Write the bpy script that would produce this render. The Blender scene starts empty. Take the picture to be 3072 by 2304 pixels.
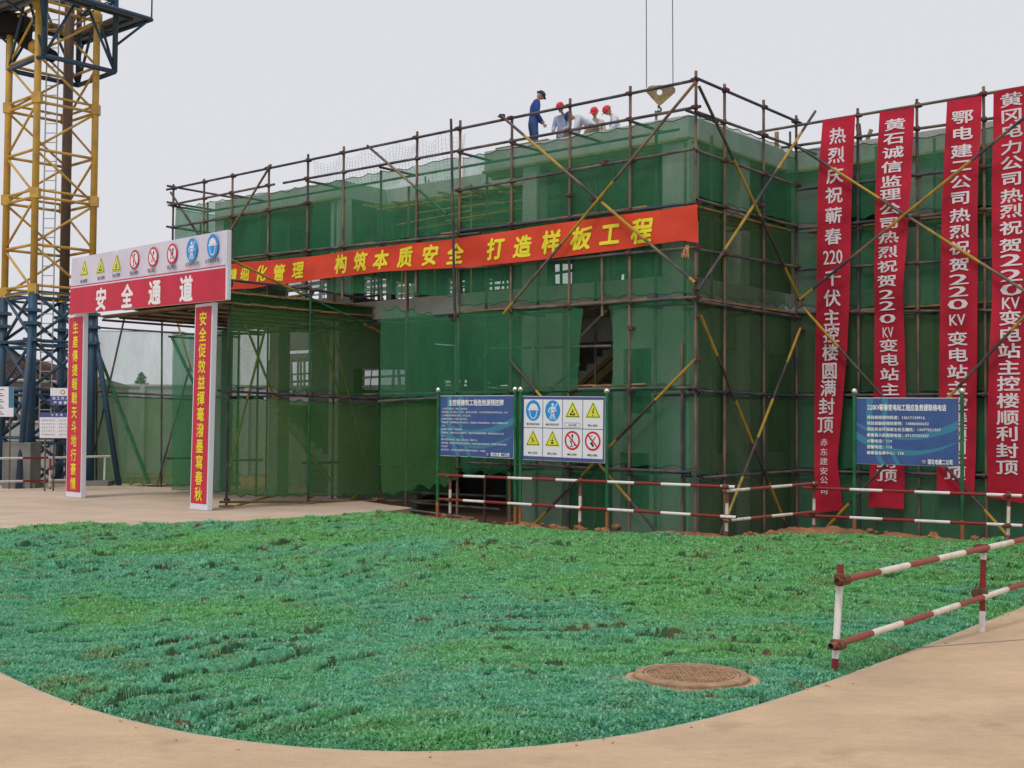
import bpy, bmesh, math, random
import numpy as np
from mathutils import Vector, Matrix
random.seed(7); rng = np.random.default_rng(7)
S = bpy.context.scene
COL = S.collection
# ------------------------------------------------------------------ camera, sky, sun, exposure
FPX = 3740.8; PITCH = math.radians(2.062); ROLL = math.radians(.3776); EYE = 2.0
_F = np.array([0, math.cos(PITCH), math.sin(PITCH)]); _U0 = np.array([0, -math.sin(PITCH), math.cos(PITCH)]); _R0 = np.array([1., 0, 0])
_R = _R0*math.cos(ROLL)+_U0*math.sin(ROLL); _U = -_R0*math.sin(ROLL)+_U0*math.cos(ROLL)
E0 = np.array([0, 0, EYE])
cd = bpy.data.cameras.new('camera'); cam = bpy.data.objects.new('camera', cd); COL.objects.link(cam)
cd.sensor_width = 36; cd.lens = FPX/3072*36; cd.clip_end = 2000; cd.clip_start = .1
cam.matrix_world = Matrix(((_R[0], _U[0], -_F[0], 0), (_R[1], _U[1], -_F[1], 0), (_R[2], _U[2], -_F[2], EYE), (0, 0, 0, 1)))
S.camera = cam
SUN_EL, SUN_AZ = math.radians(58), math.radians(-150)      # azimuth measured clockwise from +Y; behind the camera's left shoulder
W = bpy.data.worlds.new('World'); S.world = W; W.use_nodes = True
nt = W.node_tree; nt.nodes.clear()
sky = nt.nodes.new('ShaderNodeTexSky'); sky.sky_type = 'NISHITA'; sky.sun_disc = False
sky.sun_elevation = SUN_EL; sky.sun_rotation = SUN_AZ; sky.air_density = 1.0; sky.dust_density = 6.0; sky.ozone_density = 1.0
hs = nt.nodes.new('ShaderNodeHueSaturation'); hs.inputs['Saturation'].default_value = .25
mx = nt.nodes.new('ShaderNodeMix'); mx.data_type = 'RGBA'; mx.inputs[0].default_value = .86
mx.inputs[7].default_value = (7.6, 7.66, 8.15, 1)             # the even white veil of an overcast, hazy sky
bg = nt.nodes.new('ShaderNodeBackground'); bg.inputs['Strength'].default_value = .10
wo = nt.nodes.new('ShaderNodeOutputWorld')
nt.links.new(sky.outputs[0], hs.inputs['Color']); nt.links.new(hs.outputs[0], mx.inputs[6])
nt.links.new(mx.outputs[2], bg.inputs[0]); nt.links.new(bg.outputs[0], wo.inputs[0])
sd = bpy.data.lights.new('sun', 'SUN'); sd.energy = 1.1; sd.angle = math.radians(14); sd.color = (1, .95, .88)
so = bpy.data.objects.new('sun', sd); COL.objects.link(so)
sdir = Vector((math.sin(SUN_AZ)*math.cos(SUN_EL), math.cos(SUN_AZ)*math.cos(SUN_EL), math.sin(SUN_EL)))
so.rotation_euler = sdir.to_track_quat('Z', 'Y').to_euler()
S.view_settings.view_transform = 'Standard'; S.view_settings.look = 'None'
S.view_settings.gamma = 1; S.view_settings.exposure = 0.08; S.view_settings.use_curve_mapping = False
S.render.engine = 'CYCLES'
S.cycles.max_bounces = 7; S.cycles.diffuse_bounces = 4; S.cycles.transparent_max_bounces = 24
S.cycles.use_denoising = True; S.cycles.filter_width = 1.5
S.render.resolution_x = 1024; S.render.resolution_y = 768

# ------------------------------------------------------------------ survey: sight lines of the photograph met with the real planes of the site
def ray(x, y): return _R*(x-1536)/FPX-_U*(y-1152)/FPX+_F
def pl(x, y, o, n):
    d = ray(x, y); return E0+d*((np.asarray(o)-E0)@n)/(d@n)
TH = math.radians(-39.93)
A = np.array([math.cos(TH), math.sin(TH), 0]); B = np.array([-math.sin(TH), math.cos(TH), 0]); Z = np.array([0, 0, 1.])
C0 = np.array([3.594, 24.353, 0]); LB = 4.239; D0 = C0+B*LB
def G(x, y, z=0): return pl(x, y, np.array([0, 0, z]), Z)
def PA(x, y, w=0): return pl(x, y, C0+B*w, B)        # scaffold front, left wing
def PB(x, y, u=0): return pl(x, y, C0+A*u, A)        # scaffold return
def PC(x, y, w=0): return pl(x, y, D0+B*w, B)        # scaffold front, right wing
def UW(u, w, z=0): return C0+A*u+B*w+Z*z
def uw(p): q = np.asarray(p)-C0; return q@A, q@B
def nrm(v): v = np.asarray(v, float); return v/np.linalg.norm(v)

# value noise on arrays
_perm = rng.random((256, 256))
def vn(x, y, s=0):
    x = np.asarray(x, float)+s*17.3; y = np.asarray(y, float)+s*31.7
    xi = np.floor(x).astype(int); yi = np.floor(y).astype(int); fx = x-xi; fy = y-yi
    fx = fx*fx*(3-2*fx); fy = fy*fy*(3-2*fy)
    g = lambda i, j: _perm[i % 256, j % 256]
    return (g(xi, yi)*(1-fx)+g(xi+1, yi)*fx)*(1-fy)+(g(xi, yi+1)*(1-fx)+g(xi+1, yi+1)*fx)*fy
def fbm(x, y, s=0, o=4):
    r = 0; a = .5
    for i in range(o): r = r+a*(vn(x*2**i, y*2**i, s+i)-.5); a *= .5
    return r

# ------------------------------------------------------------------ materials
M = {}
def mat(name, c, rough=.8, c2=None, scale=3., metal=0., bump=0., bscale=40., stretch=(1, 1, 1), objrand=0., spec=.3, detail=5, lo=.35, hi=.65, coord='Object'):
    m = bpy.data.materials.new(name); m.use_nodes = True; n = m.node_tree; b = n.nodes['Principled BSDF']
    b.inputs['Base Color'].default_value = (*c, 1); b.inputs['Roughness'].default_value = rough
    b.inputs['Metallic'].default_value = metal; b.inputs['Specular IOR Level'].default_value = spec
    if coord == 'World':
        tc = n.nodes.new('ShaderNodeNewGeometry'); src = tc.outputs['Position']
    else:
        tc = n.nodes.new('ShaderNodeTexCoord'); src = tc.outputs['Object']
    mp = n.nodes.new('ShaderNodeMapping'); mp.inputs['Scale'].default_value = stretch
    n.links.new(src, mp.inputs[0]); last = None
    if c2 is not None:
        nz = n.nodes.new('ShaderNodeTexNoise'); nz.inputs['Scale'].default_value = scale; nz.inputs['Detail'].default_value = detail
        n.links.new(mp.outputs[0], nz.inputs[0])
        mr = n.nodes.new('ShaderNodeMapRange'); mr.inputs[1].default_value = lo; mr.inputs[2].default_value = hi
        n.links.new(nz.outputs[0], mr.inputs[0])
        mx = n.nodes.new('ShaderNodeMix'); mx.data_type = 'RGBA'
        mx.inputs[6].default_value = (*c, 1); mx.inputs[7].default_value = (*c2, 1)
        n.links.new(mr.outputs[0], mx.inputs[0]); last = mx.outputs[2]
        if objrand:
            oi = n.nodes.new('ShaderNodeObjectInfo'); ma = n.nodes.new('ShaderNodeMath'); ma.operation = 'MULTIPLY_ADD'
            ma.inputs[1].default_value = objrand; n.links.new(oi.outputs['Random'], ma.inputs[0])
            ma.inputs[2].default_value = -objrand/2
            ad = n.nodes.new('ShaderNodeMath'); ad.use_clamp = True
            n.links.new(mr.outputs[0], ad.inputs[0]); n.links.new(ma.outputs[0], ad.inputs[1]); n.links.new(ad.outputs[0], mx.inputs[0])
        n.links.new(last, b.inputs['Base Color'])
    if bump:
        nb = n.nodes.new('ShaderNodeTexNoise'); nb.inputs['Scale'].default_value = bscale; nb.inputs['Detail'].default_value = 4
        n.links.new(mp.outputs[0], nb.inputs[0])
        bp = n.nodes.new('ShaderNodeBump'); bp.inputs['Strength'].default_value = bump; bp.inputs['Distance'].default_value = .02
        n.links.new(nb.outputs[0], bp.inputs['Height']); n.links.new(bp.outputs[0], b.inputs['Normal'])
    M[name] = m; return m
mat('pipe', (.050, .050, .070), .6, (.25, .165, .10), 1.4, objrand=.9, coord='World', stretch=(1, 1, 1), lo=.38, hi=.66, bump=.15)
mat('pipe_rail', (.045, .050, .075), .6, (.18, .145, .11), 2.2, objrand=.6, coord='World', bump=.2, lo=.4, hi=.7)
mat('pipe_dark', (.040, .038, .042), .6, (.10, .085, .07), 3., coord='World', bump=.2)
mat('pipe_yellow', (.42, .27, .035), .55, (.20, .14, .05), 4., coord='World', bump=.15, lo=.45, hi=.75)
mat('coupler', (.17, .055, .045), .7, (.07, .05, .045), 20, coord='World', bump=.3)
mat('pipe_green', (.02, .17, .07), .6, (.015, .09, .04), 3., coord='World')
mat('red_paint', (.27, .022, .022), .45, (.20, .035, .03), 12, coord='World')
mat('red_paint_worn', (.33, .07, .055), .6, (.22, .075, .06), 14, coord='World', bump=.2)
mat('white_paint', (.76, .74, .72), .5, (.55, .50, .46), 9, coord='World', lo=.5, hi=.8)
mat('dusty_white', (.72, .66, .58), .6, (.52, .42, .32), 7, coord='World', lo=.45, hi=.8, bump=.2)
mat('rust', (.20, .085, .045), .85, (.11, .05, .03), 30, coord='World', bump=.4)
mat('mud_stain', (.42, .16, .06), .9, (.28, .11, .05), 18, coord='World', bump=.3)
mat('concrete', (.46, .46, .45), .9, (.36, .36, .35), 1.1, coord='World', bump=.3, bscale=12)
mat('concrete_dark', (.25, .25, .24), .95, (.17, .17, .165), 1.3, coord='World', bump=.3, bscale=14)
mat('plank', (.34, .22, .095), .8, (.19, .12, .06), 3., stretch=(1, 1, 6), objrand=.8, coord='World', bump=.2)
mat('formwork', (.44, .31, .10), .8, (.22, .14, .06), 2.5, objrand=.6, coord='World', bump=.2)
mat('crane_yellow', (.58, .36, .065), .5, (.40, .25, .10), 2.5, coord='World', lo=.45, hi=.75)
mat('crane_blue', (.030, .085, .155), .45, (.04, .07, .10), 3., coord='World')
mat('crane_steel', (.10, .085, .08), .5, (.17, .11, .07), 2., coord='World')
mat('ladder', (.45, .46, .46), .6)
mat('gloss_ball', (.75, .74, .73), .12, metal=.9)
mat('sign_blue', (.045, .095, .27), .4, (.055, .11, .30), 5)
mat('sign_teal', (.055, .22, .34), .35)
mat('sign_navy', (.075, .095, .28), .4)
mat('sign_white', (.80, .79, .84), .45)
mat('ink_white', (.82, .82, .84), .6); mat('ink_pale', (.74, .66, .70), .7); mat('ink_black', (.03, .03, .025), .6); mat('ink_grey', (.10, .10, .13), .6)
mat('ink_yellow', (.80, .70, .03), .55); mat('ink_gold', (.70, .42, .03), .5)
mat('sign_yellow', (.72, .74, .06), .45); mat('sign_sky', (.02, .28, .72), .4); mat('sign_red', (.62, .02, .05), .4)
mat('logo_red', (.45, .05, .12), .5)
mat('banner_red', (.66, .026, .060), .75, (.42, .014, .036), 1.2, coord='World', bump=.12, bscale=9)
mat('banner_orange', (.84, .080, .032), .6, (.72, .06, .03), 1.5, coord='World', bump=.1, bscale=9)
mat('gate_red', (.58, .020, .055), .5, (.50, .02, .05), 1.5, coord='World', bump=.1, bscale=7, stretch=(1, 1, .5))
mat('gate_cloth', (.68, .66, .76), .6, (.60, .58, .70), 1.2, coord='World', bump=.25, bscale=5)
mat('gate_frame', (.70, .72, .80), .4)
mat('skin', (.42, .24, .16), .6); mat('hair', (.02, .018, .016), .7)
mat('blue_cloth', (.028, .075, .30), .85, (.02, .05, .21), 9, coord='World', bump=.4, bscale=16)
mat('blue_trousers', (.045, .09, .22), .85, (.03, .06, .16), 9, coord='World', bump=.4, bscale=16)
mat('white_shirt', (.66, .68, .76), .85, (.56, .58, .68), 9, coord='World', bump=.4, bscale=16)
mat('blue_shirt', (.36, .40, .56), .85, (.30, .34, .50), 9, coord='World', bump=.4, bscale=16)
mat('cream_shirt', (.62, .53, .42), .85, (.52, .44, .35), 9, coord='World', bump=.4, bscale=16)
mat('khaki', (.18, .15, .11), .9); mat('helmet_red', (.62, .02, .03), .3); mat('cap_blue', (.02, .045, .16), .8)
mat('roof_tile', (.055, .03, .025), .9, (.09, .05, .04), 6, coord='World', bump=.4)
mat('far_wall', (.40, .42, .43), .9, (.33, .35, .35), .8, coord='World')
mat('far_green', (.10, .17, .13), .9, (.075, .13, .10), .6, coord='World')
mat('bark', (.10, .07, .05), .9); mat('leaf', (.035, .09, .035), .8, (.06, .12, .04), 3, coord='World')
mat('cord', (.55, .58, .55), .8); mat('steel_cable', (.12, .12, .13), .5); mat('black', (.01, .01, .01), .8)
mat('cast_iron', (.47, .28, .15), .75, (.28, .18, .12), 9, coord='World', bump=.4, bscale=60)
mat('mud_concrete', (.62, .38, .22), .9, (.50, .32, .20), 6, coord='World', bump=.3)
mat('tassel', (.55, .42, .06), .8, (.35, .08, .16), 14)

def net_mat(name, cov, c, c2):
    m = bpy.data.materials.new(name); m.use_nodes = True; n = m.node_tree; n.nodes.clear()
    out = n.nodes.new('ShaderNodeOutputMaterial'); tr = n.nodes.new('ShaderNodeBsdfTransparent')
    df = n.nodes.new('ShaderNodeBsdfDiffuse'); tl = n.nodes.new('ShaderNodeBsdfTranslucent')
    mm = n.nodes.new('ShaderNodeMixShader'); mm.inputs[0].default_value = .42
    mo = n.nodes.new('ShaderNodeMixShader')
    g = n.nodes.new('ShaderNodeNewGeometry'); mp = n.nodes.new('ShaderNodeMapping'); mp.inputs['Scale'].default_value = (1, 1, .35)
    nz = n.nodes.new('ShaderNodeTexNoise'); nz.inputs['Scale'].default_value = 1.3; nz.inputs['Detail'].default_value = 5
    n.links.new(g.outputs['Position'], mp.inputs[0]); n.links.new(mp.outputs[0], nz.inputs[0])
    mp2 = n.nodes.new('ShaderNodeMapping'); mp2.inputs['Scale'].default_value = (2.6, 2.6, .9); n.links.new(g.outputs['Position'], mp2.inputs[0])
    nz2 = n.nodes.new('ShaderNodeTexNoise'); nz2.inputs['Scale'].default_value = 1.6; nz2.inputs['Detail'].default_value = 6; nz2.inputs['Distortion'].default_value = .6; n.links.new(mp2.outputs[0], nz2.inputs[0])
    av = n.nodes.new('ShaderNodeMix'); av.inputs[0].default_value = .5; n.links.new(nz.outputs[0], av.inputs[2]); n.links.new(nz2.outputs[0], av.inputs[3])
    mr = n.nodes.new('ShaderNodeMapRange'); mr.inputs[1].default_value = .32; mr.inputs[2].default_value = .68
    mr.inputs[3].default_value = cov-.09; mr.inputs[4].default_value = cov+.11
    n.links.new(av.outputs[0], mr.inputs[0])
    nz3 = n.nodes.new('ShaderNodeTexNoise'); nz3.inputs['Scale'].default_value = 22; nz3.inputs['Detail'].default_value = 3; mp3 = n.nodes.new('ShaderNodeMapping'); mp3.inputs['Scale'].default_value = (1, 1, 1.6); n.links.new(g.outputs['Position'], mp3.inputs[0]); n.links.new(mp3.outputs[0], nz3.inputs[0])
    ad3 = n.nodes.new('ShaderNodeMath'); ad3.operation = 'MULTIPLY_ADD'; ad3.inputs[1].default_value = .30; n.links.new(nz3.outputs[0], ad3.inputs[0])
    sb3 = n.nodes.new('ShaderNodeMath'); sb3.operation = 'SUBTRACT'; sb3.inputs[1].default_value = .15; n.links.new(mr.outputs[0], sb3.inputs[0]); n.links.new(sb3.outputs[0], ad3.inputs[2]); n.links.new(ad3.outputs[0], mo.inputs[0])
    cm = n.nodes.new('ShaderNodeMix'); cm.data_type = 'RGBA'; cm.inputs[6].default_value = (*c, 1); cm.inputs[7].default_value = (*c2, 1)
    n.links.new(nz.outputs[0], cm.inputs[0])
    for s in (df, tl): n.links.new(cm.outputs[2], s.inputs[0])
    n.links.new(df.outputs[0], mm.inputs[1]); n.links.new(tl.outputs[0], mm.inputs[2])
    n.links.new(tr.outputs[0], mo.inputs[1]); n.links.new(mm.outputs[0], mo.inputs[2]); n.links.new(mo.outputs[0], out.inputs[0])
    M[name] = m
net_mat('net', .54, (.064, .275, .140), (.084, .34, .172))
net_mat('net_dense', .72, (.085, .225, .075), (.11, .27, .09))
net_mat('net_passage', .62, (.075, .205, .075), (.095, .25, .09))
net_mat('net_olive', .60, (.085, .190, .085), (.105, .23, .10))
net_mat('net_pale', .38, (.20, .40, .27), (.25, .45, .32))
net_mat('net_edge', .95, (.010, .20, .09), (.015, .25, .11))

for nm, f_ in (('banner_red', .25), ('banner_orange', .18)):      # thin cloth lets some sky through
    n = M[nm].node_tree; b_ = n.nodes['Principled BSDF']; tl = n.nodes.new('ShaderNodeBsdfTranslucent'); ms = n.nodes.new('ShaderNodeMixShader'); ms.inputs[0].default_value = f_
    n.links.new(b_.inputs['Base Color'].links[0].from_socket, tl.inputs[0]); n.links.new(b_.outputs[0], ms.inputs[1]); n.links.new(tl.outputs[0], ms.inputs[2]); n.links.new(ms.outputs[0], n.nodes['Material Output'].inputs[0])
# ------------------------------------------------------------------ object helpers
def tag(o, label=None, cat=None, group=None, kind=None):
    if label: o['label'] = label
    if cat: o['category'] = cat
    if group: o['group'] = group
    if kind: o['kind'] = kind
    return o
def empty(name, loc, label, cat, group=None):
    o = bpy.data.objects.new(name, None); COL.objects.link(o); o.location = tuple(loc); o.empty_display_size = .2
    return tag(o, label, cat, group)
def link(name, me, parent=None, mtx=None):
    o = bpy.data.objects.new(name, me); COL.objects.link(o)
    if mtx is not None: o.matrix_basis = mtx
    if parent is not None:
        o.parent = parent; o.matrix_parent_inverse = parent.matrix_basis.inverted()
    return o
class MB:
    def __init__(s): s.v = []; s.f = []; s.mi = []; s.mats = []
    def m(s, name):
        if name not in s.mats: s.mats.append(name)
        return s.mats.index(name)
    def add(s, vs, fs, mt):
        o = len(s.v); s.v.extend([tuple(map(float, p)) for p in vs]); k = s.m(mt)
        for f in fs: s.f.append(tuple(i+o for i in f)); s.mi.append(k)
    def box(s, c, ex, ey, ez, mt):        # centre and three half-extent vectors
        c, ex, ey, ez = map(np.asarray, (c, ex, ey, ez))
        vs = [c+i*ex+j*ey+k*ez for k in (-1, 1) for j in (-1, 1) for i in (-1, 1)]
        s.add(vs, [(0, 2, 3, 1), (4, 5, 7, 6), (0, 1, 5, 4), (2, 6, 7, 3), (0, 4, 6, 2), (1, 3, 7, 5)], mt)
    def prism(s, pts, n, mt):             # polygon extruded by vector n
        k = len(pts); n = np.asarray(n); vs = [np.asarray(p) for p in pts]+[np.asarray(p)+n for p in pts]
        s.add(vs, [tuple(range(k))[::-1], tuple(range(k, 2*k))]+[(i, (i+1) % k, (i+1) % k+k, i+k) for i in range(k)], mt)
    def poly(s, pts, mt): s.add(pts, [tuple(range(len(pts)))], mt)
    def tube(s, p0, p1, r, mt, n=10, r1=None, cap=True):
        p0, p1 = np.asarray(p0, float), np.asarray(p1, float); d = nrm(p1-p0); h = np.array([0, 0, 1.]) if abs(d[2]) < .9 else np.array([1., 0, 0])
        x = nrm(np.cross(h, d)); y = np.cross(d, x); r1 = r if r1 is None else r1; vs = []
        for p, rr in ((p0, r), (p1, r1)):
            for i in range(n):
                t = 2*math.pi*i/n; vs.append(p+x*rr*math.cos(t)+y*rr*math.sin(t))
        fs = [(i, (i+1) % n, (i+1) % n+n, i+n) for i in range(n)]
        if cap: fs += [tuple(range(n))[::-1], tuple(range(n, 2*n))]
        s.add(vs, fs, mt)
    def path(s, pts, r, mt, n=6):
        for i in range(len(pts)-1): s.tube(pts[i], pts[i+1], r, mt, n)
    def mesh(s, name, smooth=False):
        me = bpy.data.meshes.new(name); me.from_pydata(s.v, [], s.f)
        for k in s.mats: me.materials.append(M[k])
        me.polygons.foreach_set('material_index', s.mi)
        if smooth: me.polygons.foreach_set('use_smooth', [True]*len(s.f))
        me.update(); return me
    def build(s, name, parent=None, smooth=False, bevel=0):
        o = link(name, s.mesh(name, smooth), parent)
        if bevel:
            b = o.modifiers.new('b', 'BEVEL'); b.width = bevel; b.segments = 2; b.limit_method = 'ANGLE'
        return o
def grid_mesh(name, P, mats, smooth=True, mi=None):   # P: (ny,nx,3)
    ny, nx = P.shape[:2]; me = bpy.data.meshes.new(name)
    idx = np.arange(ny*nx).reshape(ny, nx)
    q = np.stack([idx[:-1, :-1], idx[:-1, 1:], idx[1:, 1:], idx[1:, :-1]], -1).reshape(-1, 4)
    me.vertices.add(ny*nx); me.vertices.foreach_set('co', P.astype(np.float32).ravel())
    me.loops.add(q.size); me.loops.foreach_set('vertex_index', q.ravel().astype(np.int32))
    me.polygons.add(len(q)); me.polygons.foreach_set('loop_start', (np.arange(len(q))*4).astype(np.int32))
    me.polygons.foreach_set('loop_total', np.full(len(q), 4, np.int32))
    me.polygons.foreach_set('use_smooth', [smooth]*len(q))
    for m_ in mats: me.materials.append(M[m_])
    if mi is not None: me.polygons.foreach_set('material_index', mi)
    me.update(calc_edges=True); me.validate(); return me

# pipes: one shared unit tube for plain ones
_unit = {}
def unit_pipe(mt):
    if mt not in _unit:
        b = MB(); n = 10; ro, ri = 1., .8; vs = []
        for z, r in ((.0, ri), (0, ro), (1, ro), (1, ri)):
            for i in range(n):
                t = 2*math.pi*i/n; vs.append((r*math.cos(t), r*math.sin(t), z))
        fs = []
        for k in range(3):
            for i in range(n): fs.append((k*n+i, k*n+(i+1) % n, (k+1)*n+(i+1) % n, (k+1)*n+i))
        for i in range(n): fs.append((3*n+i, 3*n+(i+1) % n, (i+1) % n, i))
        b.add(vs, fs, mt); me = b.mesh('pipe'); me.polygons.foreach_set('use_smooth', [k < 1e9 and (10 <= k < 20) for k in range(len(b.f))]); _unit[mt] = me
    return _unit[mt]
def frame_mtx(p0, p1, sx, sy, sz):
    d = Vector(p1)-Vector(p0); q = d.to_track_quat('Z', 'Y')
    return Matrix.Translation(Vector(p0)) @ q.to_matrix().to_4x4() @ Matrix.Diagonal((sx, sy, sz, 1))
PR = .031
def pipe(name, p0, p1, parent, mt='pipe', r=PR):
    L = float(np.linalg.norm(np.asarray(p1)-np.asarray(p0)))
    return link(name, unit_pipe(mt), parent, frame_mtx(tuple(p0), tuple(p1), r, r, L))
def banded(name, p0, p1, parent, mats, band, phase=0, r=PR, edges=None, hollow=True):
    """pipe painted in alternating bands (band lengths in metres)"""
    p0, p1 = np.asarray(p0, float), np.asarray(p1, float); L = np.linalg.norm(p1-p0); n = 14
    if edges is None:
        edges = [0]; t = phase if phase > 0 else band+phase
        while t < L: edges.append(t); t += band*(1+.04*math.sin(7*t))
        edges.append(L)
    b = MB(); x, y, d = np.array([1., 0, 0]), np.array([0, 1., 0]), np.array([0, 0, 1.])
    for k in range(len(edges)-1):
        mt = mats[k % 2]; vs = []
        for t in (edges[k], edges[k+1]):
            for i in range(n):
                a_ = 2*math.pi*i/n; vs.append((r*math.cos(a_), r*math.sin(a_), t))
        b.add(vs, [(i, (i+1) % n, (i+1) % n+n, i+n) for i in range(n)], mt)
    nside = len(b.f)
    for t, s_ in ((0, 1), (L, -1)):
        vs = []
        for rr, tt in ((r, t), (r*.8, t), (r*.8, t+s_*.08)):
            for i in range(n):
                a_ = 2*math.pi*i/n; vs.append((rr*math.cos(a_), rr*math.sin(a_), tt))
        b.add(vs, [(k*n+i, k*n+(i+1) % n, (k+1)*n+(i+1) % n, (k+1)*n+i) for k in range(2) for i in range(n)]+[tuple(range(2*n, 3*n))], 'rust' if k < 0 else 'pipe_dark')
    me = b.mesh(name); me.polygons.foreach_set('use_smooth', [k < nside for k in range(len(b.f))])
    return link(name, me, parent, frame_mtx(tuple(p0), tuple(p1), 1, 1, 1))
def _coupler_mesh(mt):
    b = MB(); b.tube((0, 0, -.045), (0, 0, .045), .05, mt, 10); b.tube((-.05, .05, 0), (.05, .05, 0), .045, mt, 8)
    b.box((.055, .03, 0), (.018, 0, 0), (0, .045, 0), (0, 0, .03), mt); b.tube((.03, .07, .0), (.11, .07, 0), .011, mt, 6)
    b.box((-.05, .03, 0), (.02, 0, 0), (0, .03, 0), (0, 0, .02), mt)
    return b.mesh('coupler')
_cm = {}
def coupler(p, d, parent, mt='coupler', s=1.):
    if mt not in _cm: _cm[mt] = _coupler_mesh(mt)
    p = Vector(tuple(p)); x = Vector(tuple(d)).normalized(); z = Vector((0, 0, 1)); y = z.cross(x).normalized(); z = x.cross(y)
    m = Matrix((x, y, z)).transposed().to_4x4()
    return link('coupler', _cm[mt], parent, Matrix.Translation(p) @ m @ Matrix.Rotation(random.choice((0, math.pi)), 4, 'Z') @ Matrix.Scale(s*random.uniform(.9, 1.1), 4))

# lettering: built-in typeface, each glyph turned into a flat print mesh that follows its surface
_gl = {}
def glyph(ch, bold=.012):
    k = (ch, bold)
    if k not in _gl:
        cu = bpy.data.curves.new('t', 'FONT'); cu.body = ch; cu.size = 1; cu.offset = bold; cu.resolution_u = 2; cu.fill_mode = 'FRONT'
        o = bpy.data.objects.new('t', cu); COL.objects.link(o); bpy.context.view_layer.update()
        me = bpy.data.meshes.new_from_object(o.evaluated_get(bpy.context.evaluated_depsgraph_get()))
        vs = np.array([v.co[:] for v in me.vertices]).reshape(-1, 3); fs = [tuple(p.vertices) for p in me.polygons]
        bpy.data.objects.remove(o); bpy.data.curves.remove(cu); bpy.data.meshes.remove(me)
        if len(vs):
            lo, hi = vs.min(0), vs.max(0)
            if '\u2e80' <= ch[0] <= '\uffef' and len(ch) == 1: c = np.array([.5, .38, 0]); ext = (1., 1.)
            else: c = (lo+hi)/2; ext = (hi[0]-lo[0], hi[1]-lo[1])
            _gl[k] = (vs-c, fs, ext)
        else: _gl[k] = (vs, fs, (.3, 1))
    return _gl[k]
def put_text(mb, ch, fn, cx, cy, w, h, mt, bold=.012, shear=0, norm=False):
    """fn(x,y)->world; ch centred on (cx,cy), em box w x h"""
    vs, fs, ext = glyph(ch, 0)
    if not len(vs): return
    sx, sy = (w/ext[0], h/ext[1]) if norm else (w, h)
    c = fn(cx, cy); n_ = nrm(np.cross(fn(cx+.01, cy)-c, fn(cx, cy+.01)-c))
    if n_@(E0-c) < 0: n_ = -n_
    d = bold; offs = ((0, 0),) if d < .008 else (((-d, 0), (d, 0)) if d < .018 else ((-d, d*.5), (d, -d*.5), (d*.4, d), (-d*.4, -d), (0, 0)))
    for k, (dx_, dy_) in enumerate(offs):          # a heavier cut of the letter: the outline printed over itself, each pass a hair above the last
        mb.add([fn(cx+(v[0]+dx_)*sx+shear*v[1]*sy, cy+(v[1]+dy_)*sy)+n_*.0004*k for v in vs], fs, mt)
def put_line(mb, s, fn, x, y, h, mt, wf=1., bold=.012, width=None):
    if width: adv = width/max(1e-6, sum(1. if ord(c) > 0x2e80 else .55 for c in s))
    for i, ch in enumerate(s):
        a_ = (adv if width else h*wf)*(1. if ord(ch) > 0x2e80 else .55)
        if ch != ' ': put_text(mb, ch, fn, x+a_/2, y, min(a_, h*wf) if ord(ch) > 0x2e80 else a_*1.7, h, mt, bold)
        x += a_
    return x
# ================================================================== GROUND
V2S = 3072/2212
def vs_(pts): return [(x*V2S, y*V2S) for x, y in pts]
curb_px = vs_([(0,1452),(60,1480),(138,1513),(200,1535),(300,1563),(400,1584),(500,1600),(600,1613),(700,1622),(800,1627),(900,1629),(1000,1627),(1100,1621),(1200,1611),(1300,1598),(1400,1582),(1500,1561),(1600,1534),(1700,1502),(1800,1467),(1900,1430),(2000,1392),(2100,1352),(2212,1308)])
curb = [G(x, y, .035)[:2] for x, y in curb_px]
curb = [np.array(p) for p in [(-14, 30.), (-12.3, 24.), (-10.0, 19.), (-7.6, 15.), (-5.9, 12.5)]]+curb+[np.array(p) for p in [(7.9, 17.2), (10, 20.2), (12.6, 24), (15, 27.5), (19, 33)]]
back_px = vs_([(0,1147),(50,1143),(100,1140),(150,1135),(200,1132),(250,1133),(300,1136),(360,1133),(420,1130),(500,1127),(600,1122),(700,1117),(800,1113),(880,1111),(940,1119),(1000,1128),(1100,1135),(1200,1145),(1320,1150),(1400,1155),(1500,1162),(1600,1161),(1700,1157),(1770,1153),(1900,1158),(2000,1164),(2100,1169),(2212,1173)])
back = [G(x, y, .12)[:2] for x, y in back_px]
back = [np.array(p) for p in [(-14, 27.), (-11.6, 22.8)]]+back+[np.array(p) for p in [(10.5, 21.2), (14, 23.2), (19, 27)]]
def az(p): return p[0]/p[1]
def by_az(poly, a_):
    az_ = [az(p) for p in poly]; P = np.array(poly)
    return np.stack([np.interp(a_, az_, P[:, 0]), np.interp(a_, az_, P[:, 1])], -1)
def lawn_bounds(a_):
    # azimuth clamps to the lists' own span
    return by_az(curb, a_), by_az(back, a_)
mat('dirt', (.34, .19, .11), .95, (.24, .14, .085), .7, coord='World', bump=.6, bscale=6)
b = MB(); b.poly([(-400, -60, -.35), (400, -60, -.35), (400, 700, -.35), (-400, 700, -.35)], 'dirt')
tag(b.build('ground'), kind='structure')

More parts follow.
